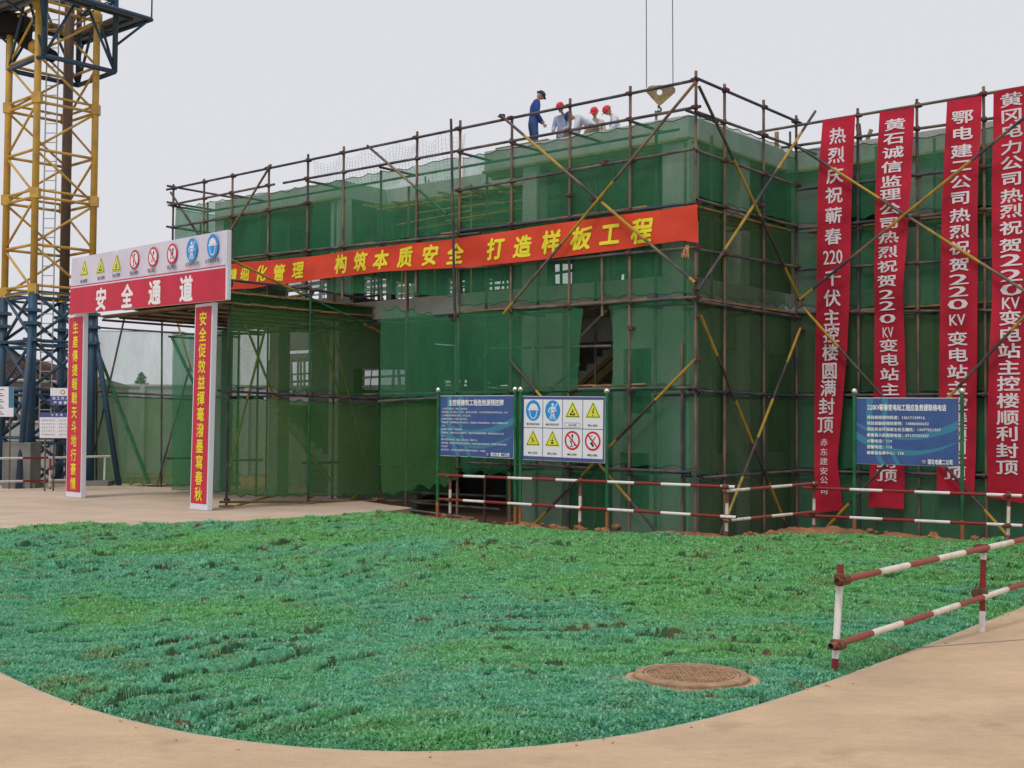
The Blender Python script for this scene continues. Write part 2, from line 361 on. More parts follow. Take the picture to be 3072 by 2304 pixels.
# foreground road: tan concrete with brushed streaks and dust
m = mat('road', (.62, .435, .27), .85, (.47, .335, .22), .9, coord='World', stretch=(.9, 1.6, 1), bump=.25, bscale=30, detail=8, lo=.3, hi=.7)
n = m.node_tree; bs = n.nodes['Principled BSDF']; lk = bs.inputs['Base Color'].links[0].from_socket
g_ = n.nodes.new('ShaderNodeNewGeometry'); n2 = n.nodes.new('ShaderNodeTexNoise'); n2.inputs['Scale'].default_value = 7.; n2.inputs['Detail'].default_value = 9; n2.inputs['Roughness'].default_value = .75
mp = n.nodes.new('ShaderNodeMapping'); mp.inputs['Scale'].default_value = (.9, 2.2, 1); mp.inputs['Rotation'].default_value = (0, 0, .12)
n.links.new(g_.outputs[0], mp.inputs[0]); n.links.new(mp.outputs[0], n2.inputs[0])
mr = n.nodes.new('ShaderNodeMapRange'); mr.inputs[1].default_value = .3; mr.inputs[2].default_value = .75; mr.inputs[3].default_value = .88; mr.inputs[4].default_value = 1.10
mu = n.nodes.new('ShaderNodeMix'); mu.data_type = 'RGBA'; mu.blend_type = 'MULTIPLY'; mu.inputs[0].default_value = 1
n.links.new(n2.outputs[0], mr.inputs[0]); n.links.new(lk, mu.inputs[6]); n.links.new(mr.outputs[0], mu.inputs[7])
n5 = n.nodes.new('ShaderNodeTexNoise'); n5.inputs['Scale'].default_value = 90.; n5.inputs['Detail'].default_value = 3; n.links.new(g_.outputs[0], n5.inputs[0])
mr5 = n.nodes.new('ShaderNodeMapRange'); mr5.inputs[1].default_value = .3; mr5.inputs[2].default_value = .7; mr5.inputs[3].default_value = .90; mr5.inputs[4].default_value = 1.10
mu5 = n.nodes.new('ShaderNodeMix'); mu5.data_type = 'RGBA'; mu5.blend_type = 'MULTIPLY'; mu5.inputs[0].default_value = 1; n.links.new(n5.outputs[0], mr5.inputs[0]); n.links.new(mu.outputs[2], mu5.inputs[6]); n.links.new(mr5.outputs[0], mu5.inputs[7]); mu = mu5
# small dark spots
n3 = n.nodes.new('ShaderNodeTexNoise'); n3.inputs['Scale'].default_value = 1.7; n3.inputs['Detail'].default_value = 7; n.links.new(g_.outputs[0], n3.inputs[0])
mr3 = n.nodes.new('ShaderNodeMapRange'); mr3.inputs[1].default_value = .60; mr3.inputs[2].default_value = .72; mr3.inputs[3].default_value = 0; mr3.inputs[4].default_value = .35
mu3 = n.nodes.new('ShaderNodeMix'); mu3.data_type = 'RGBA'; mu3.inputs[7].default_value = (.22, .15, .10, 1)
n.links.new(n3.outputs[0], mr3.inputs[0]); n.links.new(mr3.outputs[0], mu3.inputs[0]); n.links.new(mu.outputs[2], mu3.inputs[6]); n.links.new(mu3.outputs[2], bs.inputs['Base Color'])
mat('road_edge', (.50, .44, .36), .85, (.36, .31, .25), 8, coord='World')
def smooth_poly(P, n):
    P = np.array(P); d = np.r_[0, np.cumsum(np.linalg.norm(np.diff(P, axis=0), axis=1))]; t = np.linspace(0, d[-1], n)
    Q = np.stack([np.interp(t, d, P[:, 0]), np.interp(t, d, P[:, 1])], -1)
    for _ in range(12): Q[1:-1] = .25*Q[:-2]+.5*Q[1:-1]+.25*Q[2:]
    return Q
CQ = smooth_poly(curb, 260)
b = MB(); ctr = np.array([0, 22.])
rings = []
T_ = np.gradient(CQ, axis=0); T_ /= np.linalg.norm(T_, axis=1)[:, None]; N_ = np.stack([T_[:, 1], -T_[:, 0]], -1)   # outward (towards the camera)
for i in range(len(CQ)):
    o_ = CQ[i]; n_ = N_[i]; far = ctr+(o_-ctr)/np.linalg.norm(o_-ctr)*70
    rings.append([(o_[0], o_[1], -.10), (o_[0], o_[1], .028), (*(o_+n_*.012), .035), (*(o_+n_*.035), .0355), (far[0], far[1], .036)])
nr = 5; vs = [p for r_ in rings for p in r_]
for i in range(len(CQ)-1):
    for k in range(nr-1):
        q = (i*nr+k, (i+1)*nr+k, (i+1)*nr+k+1, i*nr+k+1)
        b.f.append(q); b.mi.append(b.m('road_edge' if k < 3 else 'road'))
b.v = vs
tag(b.build('road'), kind='structure')
rs = random.Random(11); b = MB()
for k in range(110):
    i = rs.randrange(30, 235); q = CQ[i]+N_[i]*abs(rs.gauss(.02, .10)); s_ = rs.uniform(.003, .011)
    pts_ = [(q[0]+s_*rs.uniform(.6, 1.3)*math.cos(t), q[1]+s_*rs.uniform(.6, 1.3)*math.sin(t), .038) for t in np.linspace(0, 2*math.pi, 7)[:-1]]
    b.prism(pts_, (0, 0, s_*rs.uniform(.3, .9)), 'dirt' if rs.random() < .6 else 'mud_concrete')
mat('mud_concrete', (.62, .38, .22), .9, (.50, .32, .20), 6, coord='World', bump=.3) if 'mud_concrete' not in M else None
o = b.build('road_grit'); tag(o, 'crumbs of soil and grit spilled along the road edge', 'grit', kind='stuff')
# joint lines sawn into the road slab
b = MB()
for p0, p1 in ((tuple(G(2700, 1960)[:2]), tuple(G(3400, 1905)[:2])),):
    d = nrm(np.array(p1)-np.array(p0)); w_ = np.array([-d[1], d[0]])*.008
    b.poly([(*(np.array(p0)-w_), .0405), (*(np.array(p1)-w_), .0405), (*(np.array(p1)+w_), .0405), (*(np.array(p0)+w_), .0405)], 'concrete_dark')
tag(b.build('road_marking'), kind='structure')

# raised concrete apron in front of the passage
m = mat('apron', (.60, .47, .36), .85, (.50, .385, .29), .8, coord='World', bump=.25, bscale=20, detail=8)
b = MB()
ap = [(-2.31, 29.15), (-2.75, 28.0), (-3.5, 26.6), (-5.0, 25.2), (-7, 23.6), (-9.3, 21.5), (-13.5, 18.5), (-30, 22), (-34, 47), (-17.0, 41.2), (-12.1, 39.8), (-4.6, 34.6), (-4.08, 32.2)]
b.prism([(x, y, .15) for x, y in ap][::1], (0, 0, -.45), 'apron')
tag(b.build('concrete_apron', bevel=.015), kind='structure')

# ------------------------------------------------------------------ lawn of sod mats
mh = G(2070, 2060, .05)[:2]                                        # manhole centre
MHC = np.array([1.43, 9.90]); 
NA, NT = 500, 620
a_lo, a_hi = -.50, .50
aa = np.linspace(a_lo, a_hi, NA)
Cu, Ba = lawn_bounds(aa)
def smooth1(P, k=6):
    P = P.copy()
    for _ in range(k): P[1:-1] = .25*P[:-2]+.5*P[1:-1]+.25*P[2:]
    return P
CA = np.array([az(p) for p in CQ]); order = np.argsort(CA); Cu = np.stack([np.interp(aa, CA[order], CQ[order, 0]), np.interp(aa, CA[order], CQ[order, 1])], -1)
Ba = smooth1(Ba, 3)
Ba = Ba*(1+.006*(vn(aa*60, aa*0, 3)-.5)[:, None])
tt = np.linspace(0, 1, NT)
# denser near the camera
def dist_param(t): return t**1.25
X = Cu[None, :, 0]*(1-dist_param(tt)[:, None])+Ba[None, :, 0]*dist_param(tt)[:, None]
Y = Cu[None, :, 1]*(1-dist_param(tt)[:, None])+Ba[None, :, 1]*dist_param(tt)[:, None]
def sstep(a_, b_, x): x = np.clip((x-a_)/(b_-a_), 0, 1); return x*x*(3-2*x)
def fold(x, y, ang, per, s, w1, w2):
    """sod mats lapping one another: a raised lip, then a narrow open seam in front of it"""
    global DROP
    def Q(x, y): return (y*math.cos(ang)+x*math.sin(ang))/per+w1*(vn(x*.45, y*.45, s)*2-1)+w2*(vn(x*1.7, y*1.7, s+5)*2-1)+.05*(vn(x*5, y*5, s+7)*2-1)
    q = Q(x, y); e = .02; gr = np.sqrt(((Q(x+e, y)-q)/e)**2+((Q(x, y+e)-q)/e)**2)+.25
    fr = q-np.floor(q); d_hi = fr/gr; d_lo = (1-fr)/gr                   # metres to the seam on either side
    msk = sstep(.49, .62, vn(x*.9, y*1.1, s+9)*.75+vn(x*2.3, y*2.3, s+19)*.25)
    lip = np.exp(-d_hi/.16)*sstep(0, .02, d_hi); seam = 1-sstep(.006, .030, np.minimum(d_hi*1.3, d_lo))
    DROP = np.maximum(DROP, msk*seam)
    return (lip-.55*seam)*msk
DROP = 0.
def lawn_h(x, y, a_=None, t=None):
    near = sstep(14, 9, y)
    lf, rt_ = sstep(.8, -1.2, x), sstep(-.4, 1.6, x)
    h = .07*fold(x, y, .10, .50, 1, 1.5, .35)*(1-.6*lf)+.085*fold(x, y, -.95, .42, 2, 1.0, .3)*lf
    h = h+.075*fold(x, y, .60, .50, 4, 1.3, .35)*rt_+.05*fold(x, y, -.30, .36, 7, 1.4, .3)*(1-rt_)
    h = h+.09*fold(x, y, .05, .62, 6, 1.7, .5)*sstep(11, 16, y)+.07*fold(x, y, -.7, .6, 10, 1.5, .4)*sstep(12, 17, y)
    h = h+.10*fbm(x*.9, y*.9, 11)+.09*fbm(x*3.1, y*3.6, 12, 3)+.04*fold(x, y, .95, .6, 8, 1.2, .3)*sstep(-.1, .2, fbm(x*.3, y*.3, 15))+.04*fold(x, y, -.95, .55, 9, 1.2, .3)*sstep(-.1, .2, fbm(x*.3, y*.3, 16))+.03*fbm(x*12, y*12, 13, 3)
    return h
DROP = np.zeros_like(X)
Hh = lawn_h(X, Y)
drop = np.clip(DROP*1.15, 0, 1)
t2 = dist_param(tt)[:, None]
dc = np.sqrt((X-Cu[None, :, 0])**2+(Y-Cu[None, :, 1])**2); db_ = np.sqrt((X-Ba[None, :, 0])**2+(Y-Ba[None, :, 1])**2)
base = -.02+.06*sstep(0, .35, dc)+.04*sstep(2, 14, dc)
Zl = base+Hh*(.35+.65*sstep(0, .4, dc))
Zl = np.where(db_ < .5, Zl*sstep(-.05, .5, db_)+(.10)*(1-sstep(-.05, .5, db_)), Zl)
rm = np.sqrt((X-MHC[0])**2+(Y-MHC[1])**2)
Zl = Zl*sstep(.40, .62, rm)+(-.03)*(1-sstep(.40, .62, rm))
def smooth_dirt(x, y): return vn(x*1.1, y*1.1, 21)*.6+vn(x*4, y*4, 22)*.4
dirt_m = sstep(.82, .92, smooth_dirt(X, Y))*.9; Hh = Hh-.05*dirt_m
def lawn_material(name, blade):
    m = bpy.data.materials.new(name); m.use_nodes = True; n = m.node_tree; b_ = n.nodes['Principled BSDF']
    b_.inputs['Roughness'].default_value = .75; b_.inputs['Specular IOR Level'].default_value = .25
    g = n.nodes.new('ShaderNodeNewGeometry')
    def noise(sc, det, st=(1, 1, 1), off=0):
        mp = n.nodes.new('ShaderNodeMapping'); mp.inputs['Scale'].default_value = st; mp.inputs['Location'].default_value = (off, off, 0)
        nz = n.nodes.new('ShaderNodeTexNoise'); nz.inputs['Scale'].default_value = sc; nz.inputs['Detail'].default_value = det
        n.links.new(g.outputs['Position'], mp.inputs[0]); n.links.new(mp.outputs[0], nz.inputs[0]); return nz.outputs[0]
    def rng_(v, a0, a1, lo=0, hi=1):
        mr = n.nodes.new('ShaderNodeMapRange'); mr.inputs[1].default_value = a0; mr.inputs[2].default_value = a1; mr.inputs[3].default_value = lo; mr.inputs[4].default_value = hi
        n.links.new(v, mr.inputs[0]); return mr.outputs[0]
    def mix(f, c1, c2):
        mx = n.nodes.new('ShaderNodeMix'); mx.data_type = 'RGBA'
        for i, c in ((6, c1), (7, c2)):
            if isinstance(c, tuple): mx.inputs[i].default_value = (*c, 1)
            else: n.links.new(c, mx.inputs[i])
        n.links.new(f, mx.inputs[0]); return mx.outputs[2]
    teal, green, olive = (.155, .53, .35), (.20, .55, .14), (.33, .33, .12)
    sx_ = n.nodes.new('ShaderNodeSeparateXYZ'); n.links.new(g.outputs['Position'], sx_.inputs[0])     # two batches of sod: bluer in front and left, yellower at the back
    m1 = n.nodes.new('ShaderNodeMath'); m1.operation = 'MULTIPLY_ADD'; m1.inputs[1].default_value = -.014; m1.inputs[2].default_value = .20; n.links.new(sx_.outputs[1], m1.inputs[0])
    m2 = n.nodes.new('ShaderNodeMath'); m2.operation = 'MULTIPLY_ADD'; m2.inputs[1].default_value = -.014; n.links.new(sx_.outputs[0], m2.inputs[0]); n.links.new(m1.outputs[0], m2.inputs[2])
    m3 = n.nodes.new('ShaderNodeMath'); m3.operation = 'ADD'; n.links.new(noise(.30, 6, (1, 1.2, 1), 3.1), m3.inputs[0]); n.links.new(m2.outputs[0], m3.inputs[1])
    c = mix(rng_(m3.outputs[0], .43, .57), green, teal)
    c = mix(rng_(noise(1.9, 5, (1, 1.8, 1), 9), .54, .70, 0, .8), c, olive)
    c = mix(rng_(noise(7, 3), .40, .75, 0, .55), c, (.25, .64, .25))
    if blade:
        at = n.nodes.new('ShaderNodeAttribute'); at.attribute_name = 'tint'
        c = mix(rng_(at.outputs['Fac'], .5, 1, 0, .65), c, (.55, .82, .66))
        c = mix(rng_(at.outputs['Fac'], .30, 0, 0, .45), c, (.08, .28, .09))
        b_.inputs['Transmission Weight'].default_value = 0
        out = n.nodes['Material Output']; tl = n.nodes.new('ShaderNodeBsdfTranslucent'); ms = n.nodes.new('ShaderNodeMixShader'); ms.inputs[0].default_value = .42
        n.links.new(c, tl.inputs[0]); n.links.new(b_.outputs[0], ms.inputs[1]); n.links.new(tl.outputs[0], ms.inputs[2]); n.links.new(ms.outputs[0], out.inputs[0])
    else:
        c = mix(rng_(noise(5, 4), .25, .8), c, (.10, .26, .12))
        at = n.nodes.new('ShaderNodeAttribute'); at.attribute_name = 'bare_shade'
        c = mix(rng_(noise(30, 3), .35, .7, 0, .6), c, (.07, .20, .08))
        c = mix(rng_(at.outputs['Fac'], 0.3, .7), c, mix(rng_(noise(1.6, 4), .56, .66), (.035, .085, .035), (.13, .065, .035)))  # bare soil; in the fold seams this dark colour also paints overhang shade
    n.links.new(c, b_.inputs['Base Color']); M[name] = m
lawn_material('lawn', False); lawn_material('blade', True)
me = grid_mesh('lawn', np.stack([X, Y, Zl], -1), ['lawn'])
soil_shade = np.maximum(dirt_m, (1-sstep(.03, .14, dc+.06*(vn(X*6, Y*6, 30)-.5))))
soil_shade = np.maximum(soil_shade, 1-sstep(.50, .60, rm)); soil_shade = np.maximum(soil_shade, drop)  # fold seams join the soil mask, darkened like shade under the lips
at = me.attributes.new('bare_shade', 'FLOAT', 'POINT'); at.data.foreach_set('value', soil_shade.astype(np.float32).ravel())
tag(bpy.data.objects.new('lawn', me), kind='structure'); COL.objects.link(bpy.data.objects['lawn'])
# grass blades: tufts of seven bent blades, thinner with distance
NTF = 250000
ai = rng.random(NTF)*(a_hi-a_lo-.02)+a_lo+.01
# density ~ 1/d
u_ = rng.random(NTF)
ti = u_
fa = (ai-a_lo)/(a_hi-a_lo)*(NA-1)
ft = np.clip(ti**1.0, 0, 1)*(NT-1)
ia, it = np.minimum(fa.astype(int), NA-2), np.minimum(ft.astype(int), NT-2); da, dt = fa-ia, ft-it
def bil(F): return (F[it, ia]*(1-da)+F[it, ia+1]*da)*(1-dt)+(F[it+1, ia]*(1-da)+F[it+1, ia+1]*da)*dt
px_, py_, pz_ = bil(X), bil(Y), bil(Zl); bare_shade = bil(soil_shade)
keep = (np.abs(px_/py_) < .43) & (bare_shade < .30+.65*rng.random(NTF)) & (np.sqrt((px_-MHC[0])**2+(py_-MHC[1])**2) > .56)
px_, py_, pz_ = px_[keep], py_[keep], pz_[keep]; K = len(px_)
nb = 4
hgt = (.025+.019*rng.random((K, nb)))*(.9+.02*np.minimum(py_, 20)[:, None])*(.75+.5*vn(px_*1.2, py_*1.2, 40))[:, None]
yaw = rng.random((K, nb))*2*math.pi; lean = .25+.75*rng.random((K, nb)); wid = hgt*(.15+.09*rng.random((K, nb)))
ox = (rng.random((K, nb))-.5)*(.055+.0035*py_[:, None]); oy = (rng.random((K, nb))-.5)*(.055+.0035*py_[:, None])
bx, by, bz = px_[:, None]+ox, py_[:, None]+oy, pz_[:, None]-.006+0*ox
dx, dy = np.cos(yaw), np.sin(yaw); sx, sy = -dy, dx
def P3(x, y, z): return np.stack([x, y, z], -1)
p0 = P3(bx, by, bz); m0 = P3(bx+dx*hgt*lean*.35-sx*wid, by+dy*hgt*lean*.35-sy*wid, bz+hgt*.62); m1 = P3(bx+dx*hgt*lean*.35+sx*wid, by+dy*hgt*lean*.35+sy*wid, bz+hgt*.62)
tp = P3(bx+dx*hgt*lean, by+dy*hgt*lean, bz+hgt*(1.05-.35*lean))
Vb = np.stack([p0, m1, tp, m0], 2).reshape(-1, 3); nq = K*nb
me = bpy.data.meshes.new('grass'); me.vertices.add(len(Vb)); me.vertices.foreach_set('co', Vb.astype(np.float32).ravel())
me.loops.add(nq*4); me.loops.foreach_set('vertex_index', np.arange(nq*4, dtype=np.int32)); me.polygons.add(nq)
me.polygons.foreach_set('loop_start', (np.arange(nq)*4).astype(np.int32)); me.polygons.foreach_set('loop_total', np.full(nq, 4, np.int32))
me.materials.append(M['blade']); me.update(calc_edges=True)
at = me.attributes.new('tint', 'FLOAT', 'POINT'); at.data.foreach_set('value', np.repeat(rng.random(nq), 4).astype(np.float32))
o = bpy.data.objects.new('grass', me); COL.objects.link(o); tag(o, 'short green and teal sod grass blades covering the lawn', 'grass', kind='stuff')

# red-brown spoil heaped behind the lawn, along the scaffold
bl = smooth_poly(back[2:-1], 400)
off = np.linspace(-.25, 1.5, 22); tv = np.gradient(bl, axis=0); tv /= np.linalg.norm(tv, axis=1)[:, None]; nv = np.stack([-tv[:, 1], tv[:, 0]], -1)
BX = bl[None, :, 0]+nv[None, :, 0]*off[:, None]; BY = bl[None, :, 1]+nv[None, :, 1]*off[:, None]
prof = np.exp(-((off-.45)/.42)**2)[:, None]
clump = sstep(-.03, .26, fbm(BX*.9, BY*.9, 51, 3)+.12)
right = sstep(-2.3, -.9, BX)
BZ = -.25+.32*sstep(-.3, .1, off)[:, None]*(1-sstep(.5, 1.4, off))[:, None]+right*(prof*(.0+.16*clump)+.30*fbm(BX*2.6, BY*2.6, 52, 5)*prof)
BZ = BZ-.09*prof*(BX < 3.4)*right
BZ = np.where(BX < -2.4, -.34, BZ)
mat('spoil', (.34, .155, .07), .95, (.17, .085, .045), 3.5, coord='World', bump=.8, bscale=22)
me = grid_mesh('dirt', np.stack([BX, BY, BZ], -1), ['spoil'], smooth=False)
o = bpy.data.objects.new('dirt', me); COL.objects.link(o); tag(o, 'red-brown heaped earth and clods between lawn and scaffold foot', 'earth', kind='stuff')
def clod_mesh():
    bm = bmesh.new(); bmesh.ops.create_icosphere(bm, subdivisions=2, radius=1)
    for v in bm.verts: v.co *= .75+.5*random.random(); v.co.z *= .7
    me = bpy.data.meshes.new('clod'); bm.to_mesh(me); bm.free(); me.materials.append(M['spoil']); return me
vsx = []; fsx = []
cms = [clod_mesh() for _ in range(5)]
for k in range(150):
    i = random.randrange(40, 395); q = bl[i]+nv[i]*random.uniform(.05, .8)
    if q[0] < -1.6: continue
    s_ = random.choice((.03, .04, .05, .07, .10)); me_ = random.choice(cms); rz = random.random()*6
    o0 = len(vsx); z0 = .06+random.random()*.1
    for v in me_.vertices: vsx.append((q[0]+s_*(v.co.x*math.cos(rz)-v.co.y*math.sin(rz)), q[1]+s_*(v.co.x*math.sin(rz)+v.co.y*math.cos(rz)), z0+s_*v.co.z))
    for p in me_.polygons: fsx.append(tuple(i_+o0 for i_ in p.vertices))
me = bpy.data.meshes.new('clods'); me.from_pydata(vsx, [], fsx); me.materials.append(M['spoil'])
o = bpy.data.objects.new('dirt_clods', me); COL.objects.link(o); tag(o, 'loose red earth clods scattered along the back edge of the lawn', 'earth', kind='stuff')

# manhole
mt_ = empty('manhole', (MHC[0], MHC[1], 0), 'round rusty cast iron manhole cover set in muddy concrete collar in the grass', 'manhole')
b = MB()
col_ = [(.60*math.cos(t)*(1+.05*math.sin(3*t+1)), .52*math.sin(t)*(1+.06*math.sin(2*t))) for t in np.linspace(0, 2*math.pi, 40, endpoint=False)]
inn = [(.455*math.cos(t), .455*math.sin(t)) for t in np.linspace(0, 2*math.pi, 40, endpoint=False)]
vs = [(MHC[0]+x*1.02, MHC[1]+y, -.05) for x, y in col_]+[(MHC[0]+x*.97, MHC[1]+y*.97, .028) for x, y in col_]+[(MHC[0]+x, MHC[1]+y, .052) for x, y in inn]+[(MHC[0]+x, MHC[1]+y, -.02) for x, y in inn]
fs = [(k*40+i, k*40+(i+1) % 40, (k+1)*40+(i+1) % 40, (k+1)*40+i) for k in range(3) for i in range(40)]
b.add(vs, fs, 'mud_concrete'); b.build('collar', mt_, smooth=True)
def lathe(b, c, prof_, mt, n=48):
    vs = []
    for r, z in prof_:
        for i in range(n):
            t = 2*math.pi*i/n; vs.append((c[0]+r*math.cos(t), c[1]+r*math.sin(t), z))
    fs = [(k*n+i, k*n+(i+1) % n, (k+1)*n+(i+1) % n, (k+1)*n+i) for k in range(len(prof_)-1) for i in range(n)]
    b.add(vs, fs, mt)
b = MB(); lathe(b, MHC, [(.455, .0), (.452, .075), (.44, .085), (.385, .086), (.382, .075), (.38, .02)], 'cast_iron'); b.build('rim', mt_)
b = MB(); lathe(b, MHC, [(.377, .03), (.376, .083), (.352, .084), (.349, .074), (0.001, .076)], 'cast_iron')
for rr in (.335,):
    lathe(b, MHC, [(rr, .075), (rr, .084), (rr-.012, .084), (rr-.012, .075)], 'cast_iron')
for gx in range(-5, 6):
    for gy in range(-5, 6):
        x, y = gx*.058, gy*.058
        if math.hypot(x, y) < .30:
            along = (gx+gy) % 2 == 0
            for k in (-1, 0, 1):
                e = (.021, .0045) if along else (.0045, .021)
                c_ = (MHC[0]+x+(0 if along else k*.015), MHC[1]+y+(k*.015 if along else 0), .081)
                b.box(c_, (e[0], 0, 0), (0, e[1], 0), (0, 0, .0055), 'cast_iron')
b.build('cover', mt_)
# ================================================================== SCAFFOLDING
sc = empty('scaffolding', UW(0, 0, 0), 'tall steel tube scaffolding wrapped around the concrete building in three faces', 'scaffolding')
yz = lambda p, z: np.array([p[0], p[1], z])
def post(plane, x, y, ztop, zbot=-.35, w=0, mt='pipe', name='standard'):
    p = plane(x, y, w); return pipe(name, yz(p, zbot), yz(p, ztop), sc, mt)
# face A standards (x at y~600) and top heights taken off the photograph
def ztop(plane, x, y, w=0): return plane(x, y, w)[2]
for x, yt in ((520, 553), (612, 537), (697, 520), (806, 495), (923, 463), (1030, 440), (1250, 395), (1379, 362), (1534.6, 357), (1709, 296), (1890, 259), (2087.5, 213)):
    post(PA, x, 600, ztop(PA, x, yt), zbot=-.35 if x > 1370 else 5.2)
for x, yt, yb in ((1143, 511, 900), (1218, 800, 1440), (1806, 740, 948), (1600, 1020, 1330), (2046, 1029, 1600)):
    p = PA(x, yt, .02 if x != 1143 else .1); q = PA(x+1, yb, .02 if x != 1143 else .1); pipe('standard', q, p, sc)
pipe('standard', PA(1364, 932, -.25), PA(1353, 357, -.25), sc); pipe('standard', PA(1374, 1500, .12), PA(1365, 925, .12), sc)
def ext(a_, b_, X_=3900): return b_ if b_[0] != 3200 else (X_, a_[1]+(b_[1]-a_[1])*(X_-a_[0])/(b_[0]-a_[0]))
def rail(plane, a_, b_, w=-.055, name='ledger', mt='pipe_rail'):
    b_ = ext(a_, b_)
    return pipe(name, plane(*a_, w), plane(*b_, w), sc, mt)
RA = [((500, 569), (1104, 443)), ((1080, 448), (2098, 238)), ((505, 616), (823, 553)), ((850, 549), (2102, 319)),
      ((512, 683), (931, 608)), ((1376, 572), (2084, 446)), ((697, 774), (1441, 699)), ((1380, 693), (2092, 608)),
      ((1376, 806), (2088, 742)), ((1552, 926), (2091, 891)), ((1736, 1167.5), (2090, 1163)), ((1400, 1388), (2072, 1417)),
      ((495, 827), (530, 823))]
for a_, b_ in RA: rail(PA, a_, b_)
# lower horizontal tubes in the dark gap left of the lower net
for (x0, y0), (x1, y1), w in (((1235, 1507), (1500, 1528), .4), ((1235, 1531), (1425, 1556), -.2), ((1240, 1478), (1520, 1490), 1.0)):
    pipe('ledger', PA(x0, y0, w), PA(x1, y1, w), sc, 'pipe_rail')
RBs = [((2086, 233), (2404, 370)), ((2086, 334.5), (2448, 462)), ((2090, 452), (2376, 551)), ((2090, 598), (2390, 679)), ((2092, 748), (2390, 801)),
       ((2092, 903), (2390, 952)), ((2088, 1173), (2390, 1188)), ((2106, 1433.5), (2388, 1413))]
for a_, b_ in RBs: rail(PB, a_, b_, .055)
for x, yt in ((2173.5, 252), (2291, 300)): post(PB, x, 600, ztop(PB, x, yt))
post(PC, 2389, 600, ztop(PC, 2389, 346))
for x, yt in ((2574, 325), (2752, 297), (2953, 259), (3130, 225)): post(PC, x, 600, ztop(PC, x, yt))
RC = [((2270, 397), (3200, 240)), ((2345, 443), (3200, 324)), ((2391, 570), (3200, 470)), ((2391, 687), (3200, 603)), ((2391, 810), (3200, 762)), ((2392, 939), (3200, 927)), ((2392, 1187), (3200, 1180)), ((2392, 1412), (3200, 1432))]
for a_, b_ in RC: rail(PC, a_, b_)
for u in (6.35, 7.75, 9.1): pipe('standard', UW(u, LB, -.35), UW(u, LB, 9.1), sc)
# inner row, transoms and foot boards
XA = [520, 697, 923, 1143, 1379, 1534.6, 1709, 1890, 2060]
for x in XA:
    u = uw(PA(x, 600))[0]; pipe('standard', UW(u, .95, -.3), UW(u, .95, 8.0), sc)
    for z in (6.42, 4.56, 2.8, 1.1, 8.3): pipe('transom', UW(u+.06, -.12, z), UW(u+.06, 1.1, z), sc, 'pipe_rail')
for z in (8.25, 6.45, 4.62, 2.85): pipe('ledger', UW(-17.3, .95, z), UW(-1, .95, z), sc, 'pipe_rail')
for v in (.0, 1.1, 2.73):
    pipe('standard', UW(-1.0, v+.1, -.3), UW(-1.0, v+.1, 8.0), sc)
    for z in (6.35, 4.5, 2.7): pipe('transom', UW(.12, v+.07, z), UW(-1.0, v+.07, z), sc, 'pipe_rail')
for u in (1.44, 2.75, 4.13, 5.6, 7.0, 8.4):
    pipe('standard', UW(u, LB+.95, -.3), UW(u, LB+.95, 8.3), sc)
    for z in (6.35, 4.5, 2.7): pipe('transom', UW(u+.07, LB-.1, z), UW(u+.07, LB+1.05, z), sc, 'pipe_rail')
plank_me = {}
def board(name, p0, p1, wv, th, parent, mt):
    b = MB(); p0, p1 = np.asarray(p0), np.asarray(p1); c = (p0+p1)/2; b.box(c, (p1-p0)/2, np.asarray(wv)/2, np.array([0, 0, th/2]), mt); return b.build(name, parent)
for z, u0, u1 in ((6.52, -16.8, -1.2), (4.66, -6.4, -1.2), (2.9, -5.2, -1.2)):
    u = u0
    while u < u1:
        L = 2.2+random.random()*.6
        for k in range(3):
            if random.random() < .85:
                w_ = .16+k*.27; board('plank', UW(u, w_, z+.01*k), UW(min(u+L, u1), w_+random.uniform(-.03, .03), z+.01*k+random.uniform(0, .03)), B*.22, .035, sc, 'plank')
        u += L-.1
for z in (6.42, 4.6):
    for k in range(3): board('plank', UW(-.15-k*.27, 0.2, z), UW(-.15-k*.27, 4.2, z+.02), A*.22, .035, sc, 'plank')
    for k in range(3): board('plank', UW(.2, LB+.16+k*.27, z), UW(6.8, LB+.16+k*.27, z+.02), B*.22, .035, sc, 'plank')
# braces, painted in yellow and dark bands
def brace(plane, a_, b_, w=-.13, band=1.55, ph=1.0, mats=('pipe_yellow', 'pipe_dark'), parent=sc, r=PR): return banded('brace', plane(*a_, w), plane(*b_, w), parent, mats, band, ph, r)
brace(PA, (1500, 344), (2085, 848), band=1.35, ph=.9, mats=('pipe', 'pipe_yellow'), w=-.23)
brace(PA, (2088, 245), (1511, 941), band=1.8, ph=2.6, mats=('pipe', 'pipe_yellow'), w=-.28)
brace(PA, (1102, 437), (1340, 642), mats=('pipe', 'pipe_green'), ph=2.0); brace(PA, (813, 494), (693, 690), mats=('pipe', 'pipe_yellow'), ph=3.2)
brace(PA, (512, 577), (600, 712), mats=('pipe', 'pipe_dark'), w=.02)
brace(PA, (2090, 1074), (1597, 1578), ph=1.25, band=1.2); brace(PA, (1530, 1081), (1983, 1610), ph=1.0, band=1.1, mats=('pipe_dark', 'pipe_yellow'), w=-.17)
brace(PB, (2097, 259), (2397, 893), w=.13, ph=1.8, band=1.5, mats=('pipe_dark', 'pipe_yellow')); brace(PB, (2446, 334), (2094, 871), w=.17, ph=.9, band=1.5, mats=('pipe', 'pipe_yellow'))
brace(PB, (2101, 943), (2365, 1592), w=.13, ph=1.0, band=1.1); brace(PB, (2401, 985), (2160, 1606), w=.17, ph=1.0, band=1.0)
